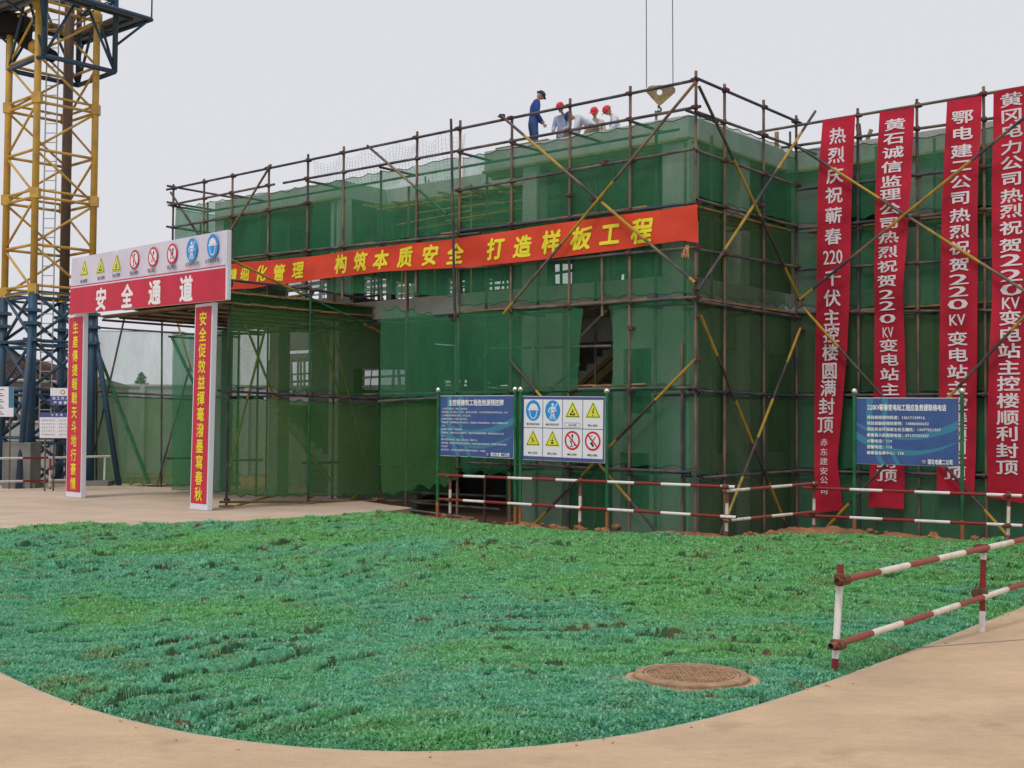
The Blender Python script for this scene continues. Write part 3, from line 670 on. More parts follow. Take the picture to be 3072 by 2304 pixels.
brace(PC, (2391, 438), (3200, 953), ph=1.0, band=1.3, mats=('pipe', 'pipe_yellow'), w=-.36); brace(PC, (3200, 250), (2399, 899), ph=2.2, band=2.1, mats=('pipe', 'pipe_yellow'), w=-.42)
brace(PC, (2411, 925), (3021, 1606), ph=1.2, band=1.5, mats=('pipe_yellow', 'pipe_dark'), w=-.36); brace(PC, (3200, 814), (2482, 1580), ph=1.5, band=1.6, mats=('pipe_yellow', 'pipe_dark'), w=-.42)
for a_, b_, w in (((1616, 1183), (1530, 1081), .9), ((1745, 1007), (1822, 930), .2), ((1474, 1045), (1835, 1038), .1), ((1540, 1270), (1740, 1090), 1.0)):
    pipe('brace', PA(*a_, w), PA(*b_, w), sc, 'pipe_rail')
# left end return, running back from the far corner
for z in (8.87, 8.40, 7.7, 6.9): pipe('ledger', UW(-17.4, -.2, z), UW(-17.4, 3.6, z), sc, 'pipe_rail')
for v in (1.2, 2.4, 3.5): pipe('standard', UW(-17.4, v, 0), UW(-17.4, v, 8.6), sc)
# couplers
XAp = [520, 612, 697, 806, 923, 1030, 1250, 1379, 1534.6, 1709, 1890, 2087.5]
for x in XAp:
    for a_, b_ in RA:
        if a_[0]-3 <= x <= b_[0]+3 and not (x < 1300 and a_[1] > 1300):
            y = a_[1]+(b_[1]-a_[1])*(x-a_[0])/(b_[0]-a_[0]); coupler(PA(x, y, -.02), A, sc)
for x in (2173.5, 2291, 2389):
    for a_, b_ in RBs:
        y = a_[1]+(b_[1]-a_[1])*(x-a_[0])/(b_[0]-a_[0]); coupler(PB(x, y, .02), B, sc)
for x in (2574, 2752, 2953):
    for a_, b_ in RC:
        y = a_[1]+(b_[1]-a_[1])*(x-a_[0])/(b_[0]-a_[0]); coupler(PC(x, y, -.02), A, sc)
for pl_, p, d in ((PA, (1711, 586), A), (PA, (1509, 349), A), (PA, (2081, 842), A), (PA, (1785, 600), A), (PA, (2089, 1076), A), (PB, (2278, 617), B), (PB, (2102, 948), B), (PB, (2400, 990), B), (PC, (2716, 641), A), (PC, (2399, 897), A), (PB, (2093, 868), B), (PB, (2267, 1342), B), (PA, (1890, 984), A), (PA, (1810, 487), A)):
    coupler(pl_(*p, -.08 if pl_ is not PB else .08), d, sc)

# ================================================================== BUILDING
bd = empty('building_shell', UW(-6, 5, 0), 'unfinished grey two storey concrete building frame standing behind green netting', 'building')
def slab(name, u0, u1, w0, w1, z0, z1, mt='concrete', bevel=0.012):
    b = MB(); b.box(UW((u0+u1)/2, (w0+w1)/2, (z0+z1)/2), A*(u1-u0)/2, B*(w1-w0)/2, Z*(z1-z0)/2, mt); return b.build(name, bd, bevel=bevel)
W1 = 1.2; W2 = 2.9; WC = LB+1.2; WB = 13.0; UL, UM0, UM1, UR = -17.05, -11.65, -6.60, -.92; UE = 10.5
# roof edge beams
slab('roof_beam', UL, UM0, W1, W1+.3, 8.10, 8.55); slab('roof_beam', UM0-.3, UM0, W1+.3, W2, 8.10, 8.55); slab('roof_beam', UM0, UM1, W2, W2+.3, 8.14, 8.55)
slab('roof_beam', UM1, UR, W1, W1+.3, 8.13, 8.60); slab('roof_beam', UM1, UM1+.3, W1+.3, W2, 8.13, 8.60)
slab('roof_beam', UR-.3, UR, W1+.3, WC, 8.14, 8.60); slab('roof_beam', UR-.3, UE, WC, WC+.3, 8.08, 8.55); slab('roof_beam', UL, UL+.3, W1+.3, WB-.2, 8.10, 8.55)
# roof slab
b = MB(); rp = [UW(UL+.31, W1+.31), UW(UM0-.31, W1+.31), UW(UM0-.31, W2+.31), UW(UM1+.31, W2+.31), UW(UM1+.31, W1+.31), UW(UR-.31, W1+.31), UW(UR-.31, WC+.31), UW(UE, WC+.31), UW(UE, WB), UW(UL+.31, WB)]
b.prism([p+Z*8.30 for p in rp], Z*.24, 'concrete'); b.build('roof_slab', bd)
# first floor edge beam and slab
slab('floor_beam', UL, UR, W1, W1+.28, 4.78, 5.25); slab('floor_beam', UR-.28, UR, W1+.28, WC+.28, 4.76, 5.22); slab('floor_beam', UR, UE, WC, WC+.28, 4.72, 5.18)
b = MB(); fp = [UW(UL+.1, W1+.29), UW(UR-.29, W1+.29), UW(UR-.29, WC+.29), UW(UE, WC+.29), UW(UE, WB), UW(UL+.1, WB)]
b.prism([p+Z*4.95 for p in fp], Z*.13, 'concrete'); b.build('floor_slab', bd)
# columns
for u0, u1 in ((UL, UL+.4), (UM0-.38, UM0), (-5.42, -5.0), (-1.58, UR)):
    for z0, z1 in ((-.4, 4.78), (5.25, 8.10)): slab('column', u0, u1, W1+.01, W1+.42, z0, z1)
slab('column', -14.5, -14.1, W1+.01, W1+.42, -.4, 4.78)
for u0 in (1.9, 5.6): 
    for z0, z1 in ((-.4, 4.72), (5.18, 8.08)): slab('column', u0, u0+.4, WC+.01, WC+.42, z0, z1)
for v in (3.4,):
    for z0, z1 in ((-.4, 4.76), (5.22, 8.12)): slab('column', UR-.42, UR-.01, v, v+.4, z0, z1)
for u0 in (-15, -11, -7, -3, 1, 5):
    for z0, z1 in ((-.4, 4.95), (5.08, 8.3)): slab('column', u0, u0+.4, 7.6, 8.0, z0, z1, 'concrete_dark')
# infill walls with openings
def wall_holes(name, o_, ex, ez, n_, th, holes, W_, H_, mt, frames=True):
    """wall from o_ spanning W_ along ex and H_ up, holes in (x0,x1,z0,z1)"""
    xs = sorted({0, W_, *[h[0] for h in holes], *[h[1] for h in holes]}); zs = sorted({0, H_, *[h[2] for h in holes], *[h[3] for h in holes]})
    b = MB()
    def solid(i, j):
        if not (0 <= i < len(xs)-1 and 0 <= j < len(zs)-1): return False
        cx, cz = (xs[i]+xs[i+1])/2, (zs[j]+zs[j+1])/2
        return not any(h[0] < cx < h[1] and h[2] < cz < h[3] for h in holes)
    P = lambda x, z, t: o_+ex*x+ez*z+n_*t
    for i in range(len(xs)-1):
        for j in range(len(zs)-1):
            if not solid(i, j): continue
            x0, x1, z0, z1 = xs[i], xs[i+1], zs[j], zs[j+1]
            b.poly([P(x0, z0, 0), P(x1, z0, 0), P(x1, z1, 0), P(x0, z1, 0)], mt); b.poly([P(x0, z0, th), P(x0, z1, th), P(x1, z1, th), P(x1, z0, th)], mt)
            for di, dj, q in ((-1, 0, ((x0, z0), (x0, z1))), (1, 0, ((x1, z0), (x1, z1))), (0, -1, ((x0, z0), (x1, z0))), (0, 1, ((x0, z1), (x1, z1)))):
                if not solid(i+di, j+dj): b.poly([P(*q[0], 0), P(*q[1], 0), P(*q[1], th), P(*q[0], th)], mt)
    return b.build(name, bd)
WK = 11.5
win_px = [(858, 985, 832, 905), (1086, 1165, 832, 905), (1180, 1246, 846, 900), (1338, 1394, 838, 888), (1456, 1525, 828, 878), (1650, 1716, 785, 910), (1850, 1922, 815, 912)]
win_lo = [(812, 985, 1080, 1172), (1080, 1226, 1106, 1172), (1322, 1400, 1139, 1170), (1452, 1523, 1139, 1166)]
UK0 = -20.5
def px_hole(x0, x1, y0, y1, zf):
    p, q = PA(x0, y1, WK), PA(x1, y0, WK); return (uw(p)[0]-UK0, uw(q)[0]-UK0, p[2]-zf, q[2]-zf)
hu = [px_hole(*h, 5.08) for h in win_px]; hl = [px_hole(*h, -.4) for h in win_lo]
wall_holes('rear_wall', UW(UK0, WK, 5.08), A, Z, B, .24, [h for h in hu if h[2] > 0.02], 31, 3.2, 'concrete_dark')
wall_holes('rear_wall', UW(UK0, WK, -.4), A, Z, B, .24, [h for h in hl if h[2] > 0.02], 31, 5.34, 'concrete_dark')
# boards and bars stacked across each rear opening
rr = random.Random(3)
for hs_, zf in ((hu, 5.08), (hl, -.4)):
    for h in hs_:
        x0, x1, z0, z1 = h; nb_ = 3 if zf > 0 else 2
        for k in range(nb_+rr.randint(0, 1)):
            zz = z0+(z1-z0)*(k+.6+rr.uniform(-.2, .2))/(nb_+.6); t_ = rr.choice((.06, .09, .14))
            board('shutter_board', UW(UK0+x0-.1, WK-.05, zf+zz+rr.uniform(-.06, .06)), UW(UK0+x1+.1, WK-.05, zf+zz+rr.uniform(-.06, .06)), B*.03, t_, bd, 'concrete_dark')
        for k in range(max(3, int((x1-x0)/.45))):
            xx = x0+(x1-x0)*rr.random(); t_ = rr.choice((.02, .03, .05, .10))
            b = MB(); p, q = UW(UK0+xx, WK-.1, zf+z0-.1), UW(UK0+xx+rr.uniform(-.15, .15), WK-.1, zf+z1+.1)
            b.box((p+q)/2, (q-p)/2, A*t_, B*.015, 'concrete_dark'); b.build('shutter_bar', bd)
# side walls close off the ends; window openings where daylight comes through
def side_holes(rects, w0, w1, z0, z1):
    out = []
    for x0, x1, y0, y1 in rects:
        p, q = pl(x0, (y0+y1)/2, UW(UL+.1, 0), A), pl(x1, (y0+y1)/2, UW(UL+.1, 0), A); wa, wb = sorted((uw(p)[1], uw(q)[1]))
        m_ = pl((x0+x1)/2, y1, UW(UL+.1, 0), A)[2], pl((x0+x1)/2, y0, UW(UL+.1, 0), A)[2]
        if wb > w0+.3 and wa < w1-.3: out.append((max(wa, w0+.1)-w0, min(wb, w1-.1)-w0, max(m_[0], z0+.1)-z0, min(m_[1], z1-.1)-z0))
    return out
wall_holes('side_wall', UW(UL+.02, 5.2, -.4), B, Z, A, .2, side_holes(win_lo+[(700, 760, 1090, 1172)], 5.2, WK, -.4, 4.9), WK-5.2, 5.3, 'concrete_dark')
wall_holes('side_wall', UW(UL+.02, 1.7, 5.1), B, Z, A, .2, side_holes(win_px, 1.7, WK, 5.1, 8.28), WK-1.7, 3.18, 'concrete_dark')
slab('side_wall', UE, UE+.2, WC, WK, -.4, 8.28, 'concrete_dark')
# ground and first floor partitions seen dimly through the nets
def front_wall(u0, u1, w, z0, z1, holes, mt='concrete'):
    wall_holes('infill_wall', UW(u0, w, z0), A, Z, B, .2, [(h[0]-u0, h[1]-u0, h[2]-z0, h[3]-z0) for h in holes], u1-u0, z1-z0, mt)
q0, q1 = uw(PA(1900, 1100, 1.35))[0], uw(PA(1978, 1100, 1.35))[0]
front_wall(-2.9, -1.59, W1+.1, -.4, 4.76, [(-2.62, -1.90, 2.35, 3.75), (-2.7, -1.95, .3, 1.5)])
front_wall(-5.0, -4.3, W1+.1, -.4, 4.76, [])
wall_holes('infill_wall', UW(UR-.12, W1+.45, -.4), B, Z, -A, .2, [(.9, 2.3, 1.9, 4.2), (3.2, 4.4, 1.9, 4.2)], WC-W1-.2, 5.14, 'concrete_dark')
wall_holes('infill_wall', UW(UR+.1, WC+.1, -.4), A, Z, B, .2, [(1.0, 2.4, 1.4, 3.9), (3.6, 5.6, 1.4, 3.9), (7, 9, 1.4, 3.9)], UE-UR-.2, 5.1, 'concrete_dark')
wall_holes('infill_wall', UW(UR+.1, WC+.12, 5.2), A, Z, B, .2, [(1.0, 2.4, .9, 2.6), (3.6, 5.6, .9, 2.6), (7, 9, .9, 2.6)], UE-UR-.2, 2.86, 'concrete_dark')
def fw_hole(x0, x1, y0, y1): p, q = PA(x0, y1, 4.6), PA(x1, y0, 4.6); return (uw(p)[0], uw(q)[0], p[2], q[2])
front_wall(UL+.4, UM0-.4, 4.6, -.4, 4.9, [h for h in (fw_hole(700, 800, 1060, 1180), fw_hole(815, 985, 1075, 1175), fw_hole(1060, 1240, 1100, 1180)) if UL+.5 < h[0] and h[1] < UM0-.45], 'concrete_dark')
# formwork timbers under the roof beams
def under(u0, u1, w, z, n=2):
    for k in range(n):
        board('formwork_board', UW(u0, w+.02+k*.16, z-.03-.05*k), UW(u1, w+.02+k*.16, z-.03-.05*k), B*.14, .05, bd, 'formwork')
under(UL, UM0, W1-.03, 8.09); under(UM0, UM1, W2-.03, 8.13, 3); under(UM1, UR, W1-.03, 8.12, 3); under(UR, UE, WC-.03, 8.07, 3)
for k in range(3): board('formwork_board', UW(UR+.02-.16*k, W1+.2, 8.09-.05*k), UW(UR+.02-.16*k, WC, 8.09-.05*k), A*.14, .05, bd, 'formwork')
for k in range(26):
    u = -11.3+k*.19; w0 = 1.6+rr.random()*1.2; board('formwork_board', UW(u, w0, 7.93+rr.uniform(-.06, .04)), UW(u+rr.uniform(-.5, .5), w0+1.7, 7.95), A*.08, .05, bd, 'formwork')
for k in range(12):
    z = 7.0+rr.random()*.9; w0 = 1.7+rr.random()*2; u = -11.5+rr.random()*4; pipe('prop_tie', UW(u, w0, z), UW(u+2+rr.random()*2, w0+rr.uniform(-.2, .2), z+rr.uniform(-.15, .15)), bd, 'pipe_yellow', .02)
for k in range(26):
    u = UL+.6+rr.random()*15.4; w0 = 2.0+rr.random()*3.5
    pipe('prop', UW(u, w0, 5.08), UW(u+rr.uniform(-.08, .08), w0, 8.2), bd, 'pipe_yellow' if k % 3 else 'pipe_rail', .024)
for k in range(14):
    u = 0.2+rr.random()*8; w0 = WC+.8+rr.random()*3
    pipe('prop', UW(u, w0, 5.08), UW(u, w0, 8.2), bd, 'pipe_rail', .024)
p, q = PA(1690, 1030, 2.7), PA(1845, 950, 2.7); slab('landing_wall', uw(p)[0], uw(q)[0], 2.7, 2.9, p[2], q[2])
# stair flight seen in the open gap, and a second one behind the passage net
def stair(u0, z0, u1, z1, w0, w1, n, mt='concrete'):
    b = MB()
    for k in range(n):
        ua, ub = u0+(u1-u0)*k/n, u0+(u1-u0)*(k+1)/n; za = z0+(z1-z0)*k/n; zb = z0+(z1-z0)*(k+1)/n
        b.box(UW((ua+ub)/2, (w0+w1)/2, (za+zb)/2-.1), A*abs(ub-ua)/2, B*(w1-w0)/2, Z*(abs(zb-za)/2+.1), mt)
    b.build('stair_flight', bd)
p, q = PA(1690, 1175, 3.2), PA(1985, 915, 3.2)
stair(uw(p)[0], p[2], uw(q)[0], q[2], 3.2, 4.5, 12)
for dz, mt_, th in ((-.42, 'formwork', .22), (-.20, 'plank', .12)):
    b = MB(); pp, qq = PA(1690, 1175, 3.1)+Z*dz, PA(1985, 915, 3.1)+Z*dz; b.box((pp+qq)/2, (qq-pp)/2, B*.06, Z*th/2, mt_); b.build('stair_formwork', bd)
p, q = PA(1020, 1400, 2.6), PA(835, 1215, 2.6)
stair(uw(p)[0], p[2], uw(q)[0], q[2], 2.4, 3.8, 10)
# odd timbers and starter bars sticking up over the roof edge
for x, y0, y1, dx, mt_, w, r_ in ((2330, 450, 396, 0, 'formwork', 6.2, .055), (2371, 440, 395, -1, 'pipe_rail', 6.4, .03), (2600, 405, 388, 14, 'formwork', 6.2, .05), (1279, 575, 530, -3, 'rust', 3.6, .03), (1283, 560, 538, 3, 'rust', 3.6, .02), (2580, 405, 372, -6, 'net', 6.4, .06)):
    f_ = PA if x < 2000 else PC; wd = w if x < 2000 else w-LB
    b = MB(); b.tube(f_(x, y0+20, wd), f_(x+dx, y1, wd), r_, mt_ if mt_ != 'net' else 'pipe_dark', 6); b.build('timber_stub' if mt_ == 'formwork' else 'starter_bar', bd)

# ================================================================== SAFETY NETS
NETG = 'green safety nets laced to the scaffolding'
def net(label, TL, TR, BL, BR, mt='net', nx=60, ny=24, sag=.03, wr=.035, topsc=.0, botsc=.04, tie=.55, seed=0, n_=None, fn=None, name='safety_net', group=NETG, dz_bot=None):
    TL, TR, BL, BR = map(np.asarray, (TL, TR, BL, BR)); W_ = np.linalg.norm(TR-TL); H_ = np.linalg.norm(TL-BL)
    nx = max(12, min(220, int(W_/.085))); ny = max(8, int(H_/.12))
    s, t = np.meshgrid(np.linspace(0, 1, nx), np.linspace(0, 1, ny))          # t: 0 top .. 1 bottom
    P = (TL+(TR-TL)*s[..., None])*(1-t[..., None])+(BL+(BR-BL)*s[..., None])*t[..., None]
    if n_ is None: n_ = nrm(np.cross(TR-TL, TL-BL))
    x = s*W_; y = t*H_
    k = x/tie+.25*vn(x*.6, x*0, seed+60); sc_ = 1-np.abs(np.sin(k*math.pi))**.8
    amp = .5+vn(np.floor(k)*1.37, k*0, seed+61)
    P = P+Z*((1-sc_)*botsc*amp*sstep(.75, 1, t))[..., None]                    # scalloped lower hem pulled up between ties
    P = P-Z*((1-sc_)*topsc*amp*sstep(.3, 0, t))[..., None]                    # drooping upper hem
    d = wr*(fbm(x*.8, y*.5, seed+62, 4)*1.6+.55*fbm(x*3.2, y*.6, seed+63, 3))+sag*np.sin(math.pi*t)*(.6+.4*np.sin(x*1.7+seed))
    P = P+n_*d[..., None]
    if fn: P = fn(P, s, t)
    me = grid_mesh(name, P, [mt]); o = link(name, me); tag(o, label, 'net', group)
    # hem cord
    for row, e in ((P[0], 0), (P[-1], 1)):
        b = MB(); q = row[::2]; b.path([p for p in q], .010, 'net_edge', 4); b.build('hem_cord', o)
    return o
nA = -B
pa = lambda x, y, w=.07: PA(x, y, w)
net('green net on the far left bay of the top lift, below the guard rail', pa(530, 622), pa(810, 572), pa(520, 830), pa(806, 765), seed=1, topsc=.06, n_=nA, wr=.05)
net('green net across the left top lift, above the word banner', pa(806, 576), pa(1248, 493), pa(806, 765), pa(1248, 716), seed=2, topsc=.07, n_=nA)
net('green net in the top lift just left of the hanging split', pa(1248, 494), pa(1377, 466), pa(1248, 716), pa(1376, 700), seed=3, topsc=.05, n_=nA)
net('large green net in the top lift below the workers', pa(1387, 468), pa(2086, 340), pa(1384, 694), pa(2086, 612), seed=4, topsc=.06, n_=nA)
net('green net hanging behind the left half of the orange banner', pa(690, 778), pa(1376, 708), pa(690, 870), pa(1376, 892), seed=5, n_=nA)
net('green net behind the right half of the orange banner', pa(1390, 702), pa(2086, 616), pa(1378, 922), pa(2086, 884), seed=6, n_=nA, botsc=.07)
net('green net in the middle lift left of the torn opening', pa(1370, 940, -.06), pa(1750, 925, -.06), pa(1368, 1190, -.06), pa(1735, 1174, -.06), seed=7, n_=nA, sag=.06, wr=.06)
def curl(P, s, t):
    return P+A*(.10*np.sin(t*3.1)*(1-s)**2)[..., None]
net('green net with bunched folds right of the torn opening', pa(1828, 918), pa(2086, 897), pa(1836, 1165), pa(2086, 1161), seed=8, n_=nA, wr=.10, sag=.05, fn=curl)
net('green net behind the two sign boards, lower left lift', pa(1368, 1188, .06), pa(1548, 1178, .06), pa(1368, 1440, .06), pa(1548, 1424, .06), seed=9, n_=nA, wr=.08, botsc=.14)
net('green net in the lower lift behind the pictogram board', pa(1545, 1176), pa(2087, 1168), pa(1545, 1392), pa(2087, 1412), seed=10, n_=nA, wr=.06, botsc=.08)
net('green net at the foot of the left front, behind the fence', pa(1520, 1402), pa(2087, 1422), pa(1520, 1640), pa(2087, 1690), seed=11, n_=nA, wr=.06)
net('dim green net on the far left bay at ground level, behind the gate column', UW(-17.35, .08, 4.6), UW(-14.7, .08, 4.6), UW(-17.35, .08, .2), UW(-14.7, .08, .2), seed=14, n_=nA, wr=.08)
net('green net filling the bay between the passage post and the middle lift', pa(1143, 905, -.05), pa(1372, 950, -.05), pa(1140, 1196, -.05), pa(1370, 1190, -.05), seed=12, n_=nA, wr=.07, topsc=.13)
net('green net hanging low behind the left end of the blue text board', pa(1140, 1210, -.05), pa(1370, 1196, -.05), pa(1145, 1496, -.05), pa(1372, 1458, -.05), mt='net_passage', seed=13, n_=nA, wr=.09, botsc=.14)
pipe('ledger', pa(1135, 1204, -.12), pa(1376, 1190, -.12), sc, 'pipe_rail')
# return face
pb = lambda x, y, w=-.07: PB(x, y, w)
LBL = ['top', 'upper', 'middle', 'lower', 'bottom']
for i, (tl, tr, bl_, br) in enumerate((((2094, 345), (2384, 447), (2094, 592), (2384, 672)), ((2094, 604), (2384, 684), (2094, 893), (2384, 935)), ((2094, 912), (2384, 955), (2094, 1170), (2384, 1184)), ((2096, 1178), (2384, 1192), (2096, 1428), (2384, 1408)), ((2096, 1440), (2384, 1420), (2096, 1700), (2384, 1640)))):
    net(f'{LBL[i]} green net on the short return face right of the corner pole', pb(*tl), pb(*tr), pb(*bl_), pb(*br), seed=20+i, n_=A, mt='net_olive' if i else 'net', topsc=.05, botsc=.12 if i == 1 else .04, wr=.05)
pc = lambda x, y, w=.07: PC(x, y, w)
for i, (yl, yr, bl_, br) in enumerate(((452, 352, 680, 598), (692, 608, 930, 919), (944, 932, 1180, 1173), (1192, 1186, 1406, 1426), (1418, 1438, 1660, 1720))):
    net(f'{LBL[i]} green net on the right front behind the hanging red banners', pc(2392, yl), pc(*ext((2392, yl), (3200, yr))), pc(2392, bl_), pc(*ext((2392, bl_), (3200, br))), seed=30+i, n_=nA, mt='net' if i != 2 else 'net_olive', topsc=.06, botsc=.10 if i in (0, 1) else .04, wr=.05)
# left end return net and inner ones
net('pale green net closing the far left end of the top lifts', UW(-17.35, .1, 8.25), UW(-17.35, 3.4, 8.2), UW(-17.35, .1, 6.3), UW(-17.35, 3.4, 6.3), seed=41, n_=-A, wr=.1)
# bunched spare net hanging in the inner corner
net('bunched green net hanging in the inside corner', pb(2345, 470, -.2), pb(2386, 478, .0), pb(2352, 700, -.2), pb(2386, 690, .0), seed=42, wr=.16, n_=A)
# white knotted fall net looped over the top rails
b = MB()
def fallnet(x0, x1, yt0, yt1, yb0, yb1, w0, w1, nx, ny, sg):
    P = np.zeros((ny, nx, 3))
    for j in range(ny):
        for i in range(nx):
            s, t = i/(nx-1), j/(ny-1)
            top = PA(x0+(x1-x0)*s, yt0+(yt1-yt0)*s, w0); bot = PA(x0+(x1-x0)*s, yb0+(yb1-yb0)*s, w1)
            P[j, i] = top*(1-t)+bot*t-Z*(.18*abs(math.sin(s*nx/9*math.pi))*(1-t))-Z*sg*math.sin(s*math.pi)*(t**.5)+B*.06*math.sin(9*s+5*t)
    for j in range(ny): b.path(list(P[j]), .0035, 'cord', 3)
    for i in range(nx): b.path(list(P[:, i]), .0035, 'cord', 3)
fallnet(940, 1250, 480, 412, 585, 520, .15, 1.2, 34, 15, .25)
fallnet(1255, 1395, 412, 385, 610, 570, .15, 1.3, 16, 18, .2)
tag(b.build('fall_net'), 'white knotted fall net looped under the top rail left of the workers', 'net')
# ================================================================== PASSAGE (covered walkway)
tn = empty('covered_passage', (-6.5, 28.7, .15), 'tube frame passage roofed with timber boards behind the red gate', 'walkway')
T0, T1, T2 = G(679, 1523, .15), G(924, 1512, .15), G(1135, 1500, .15)
TD = nrm((T2-T0)*[1, 1, 0]); TN = np.array([TD[1], -TD[0], 0])              # TN points right, out of the passage
T3 = T2+TD*2.9
GL = np.array([-11.62, 32.69, .15]); GX = nrm(np.array([-7.0, 27.85, 0])-np.array([-11.62, 32.69, 0]))   # gate direction left->right
ACR = -GX*6.15
def PT(x, y, off=0): return pl(x, y, T0+TN*off, TN)
for k, p in enumerate((T0, T1, T2, T3)):
    top = 5.62 if k in (2,) else 5.42; q = p+ACR
    pipe('standard', yz(p, .15), yz(p, top), tn, 'pipe_green' if k else 'pipe_rail')
    pipe('transom', yz(p+TN*.15, 4.78), yz(q-TN*.2, 4.9), tn, 'pipe_rail'); pipe('transom', yz(p+TN*.1, 5.26), yz(q, 5.2), tn, 'pipe_rail')
    b = MB(); b.box(yz(p, .13)+np.array([.0, 0, .05]), TD*.14, TN*.10, Z*.03, 'plank'); b.build('sole_board', tn)
    for z in (5.33, 2.82, .33): coupler(yz(p+TN*.04, z), TD, tn)
for a_, b_, w in (((640, 834), (930, 868), .05), ((905, 862), (1370, 947), .05), ((655, 1172), (1345, 1211), .06), ((660, 1506), (1320, 1503), .05)):
    pipe('ledger', PT(*a_, w), PT(*b_, w), tn, 'pipe_rail' if a_[1] < 1500 else 'plank')
pipe('ledger', PT(860, 873, .1), PT(930, 857, .1), tn, 'pipe_rail'); pipe('ledger', PT(1050, 896, .1), PT(1150, 884, .1), tn, 'pipe_rail')
for a_, b_ in (((690, 778), (1150, 1000)), ):
    banded('brace', PT(*a_, .1), PT(*b_, .1), tn, ('pipe_yellow', 'pipe_green'), 2.0, 2.2)
for (x0, y0), (x1, y1) in (((735, 970), (845, 1250)), ((800, 970), (690, 1400)), ((970, 1000), (1020, 1200)), ((830, 1240), (1000, 1450)), ((1000, 1000), (1115, 1440)), ((1050, 1500), (1345, 1290)), ((840, 1480), (700, 1520))):
    pipe('brace', PT(x0, y0, -.35), PT(x1, y1, -.3), tn, 'pipe_yellow')
# roof of boards, two layers, laid across
L_ = float(np.linalg.norm(T2-T0))+1.0
for lay, z in ((0, 4.86), (1, 5.10)):
    s = -.25
    while s < L_-.3:
        w_ = .26; p = T0+TD*(s+w_/2); b0 = yz(p+TN*.12, z+random.uniform(-.012, .012)); b1 = yz(p+ACR, z+.06+random.uniform(-.02, .02))
        board('roof_board', b0, b1, TD*w_*.95, .04, tn, 'plank'); s += w_
for k in range(7):
    q = ACR*(k/6.3)
    pipe('roof_bearer', yz(T0+q-TD*.3, 4.79), yz(T2+q+TD*.7, 4.79), tn, 'pipe_rail')
# far wall frame seen through the gate
FW0, FW1 = G(262, 1452, .15), G(560, 1464, .15); FD = nrm(FW1-FW0); FN = np.array([FD[1], -FD[0], 0])
def PF(x, y, w=0): return pl(x, y, FW0+FN*w, FN)
for x in (289, 484): pipe('standard', PF(x, 1468), PF(x+2, 950), tn, 'pipe_dark')
for (x0, y0), (x1, y1) in (((230, 978), (720, 1012)), ((230, 1172), (720, 1196)), ((250, 1464), (720, 1450))): pipe('ledger', PF(x0, y0, .05), PF(x1, y1, .05), tn, 'pipe_dark')
for (x0, y0), (x1, y1), mt_ in (((374, 950), (259, 1458), 'pipe_rail'), ((268, 986), (446, 1450), 'pipe_green'), ((524, 940), (575, 1115), 'pipe_yellow'), ((570, 1100), (468, 1464), 'pipe_rail'), ((515, 1010), (600, 1190), 'pipe_green')):
    pipe('brace', PF(x0, y0, .1), PF(x1, y1, .1), tn, mt_, .05 if mt_ == 'pipe_green' else PR)
PTn = TN
net('upper green net on the side of the covered passage, above its mid rail', PT(688, 860, .02), PT(1368, 953, .02), PT(682, 1168, .02), PT(1350, 1206, .02), mt='net_passage', topsc=.10, seed=50, n_=PTn, botsc=.10, group='green nets around the covered passage')
net('lower green net on the side of the covered passage, down to the apron', PT(684, 1182, .02), PT(1350, 1216, .02), PT(686, 1494, .02), PT(1345, 1492, .02), mt='net_dense', seed=51, n_=PTn, topsc=.12, botsc=.09, tie=.42, group='green nets around the covered passage')
net('upper net on the far side of the passage with sky behind it', PF(255, 992), PF(560, 996), PF(255, 1185), PF(560, 1200), mt='net_pale', seed=53, n_=FN, group='green nets around the covered passage')
net('lower net on the far side of the passage, seen through the gate', PF(255, 1186), PF(700, 1204), PF(255, 1455), PF(700, 1462), mt='net_dense', seed=54, n_=FN, botsc=.10, group='green nets around the covered passage')
net('green net hanging on the building side behind the right gate column', PF(515, 1000, -1.0), PF(720, 1000, -1.0), PF(522, 1460, -1.0), PF(720, 1460, -1.0), mt='net', seed=55, n_=FN, wr=.08, group='green nets around the covered passage')

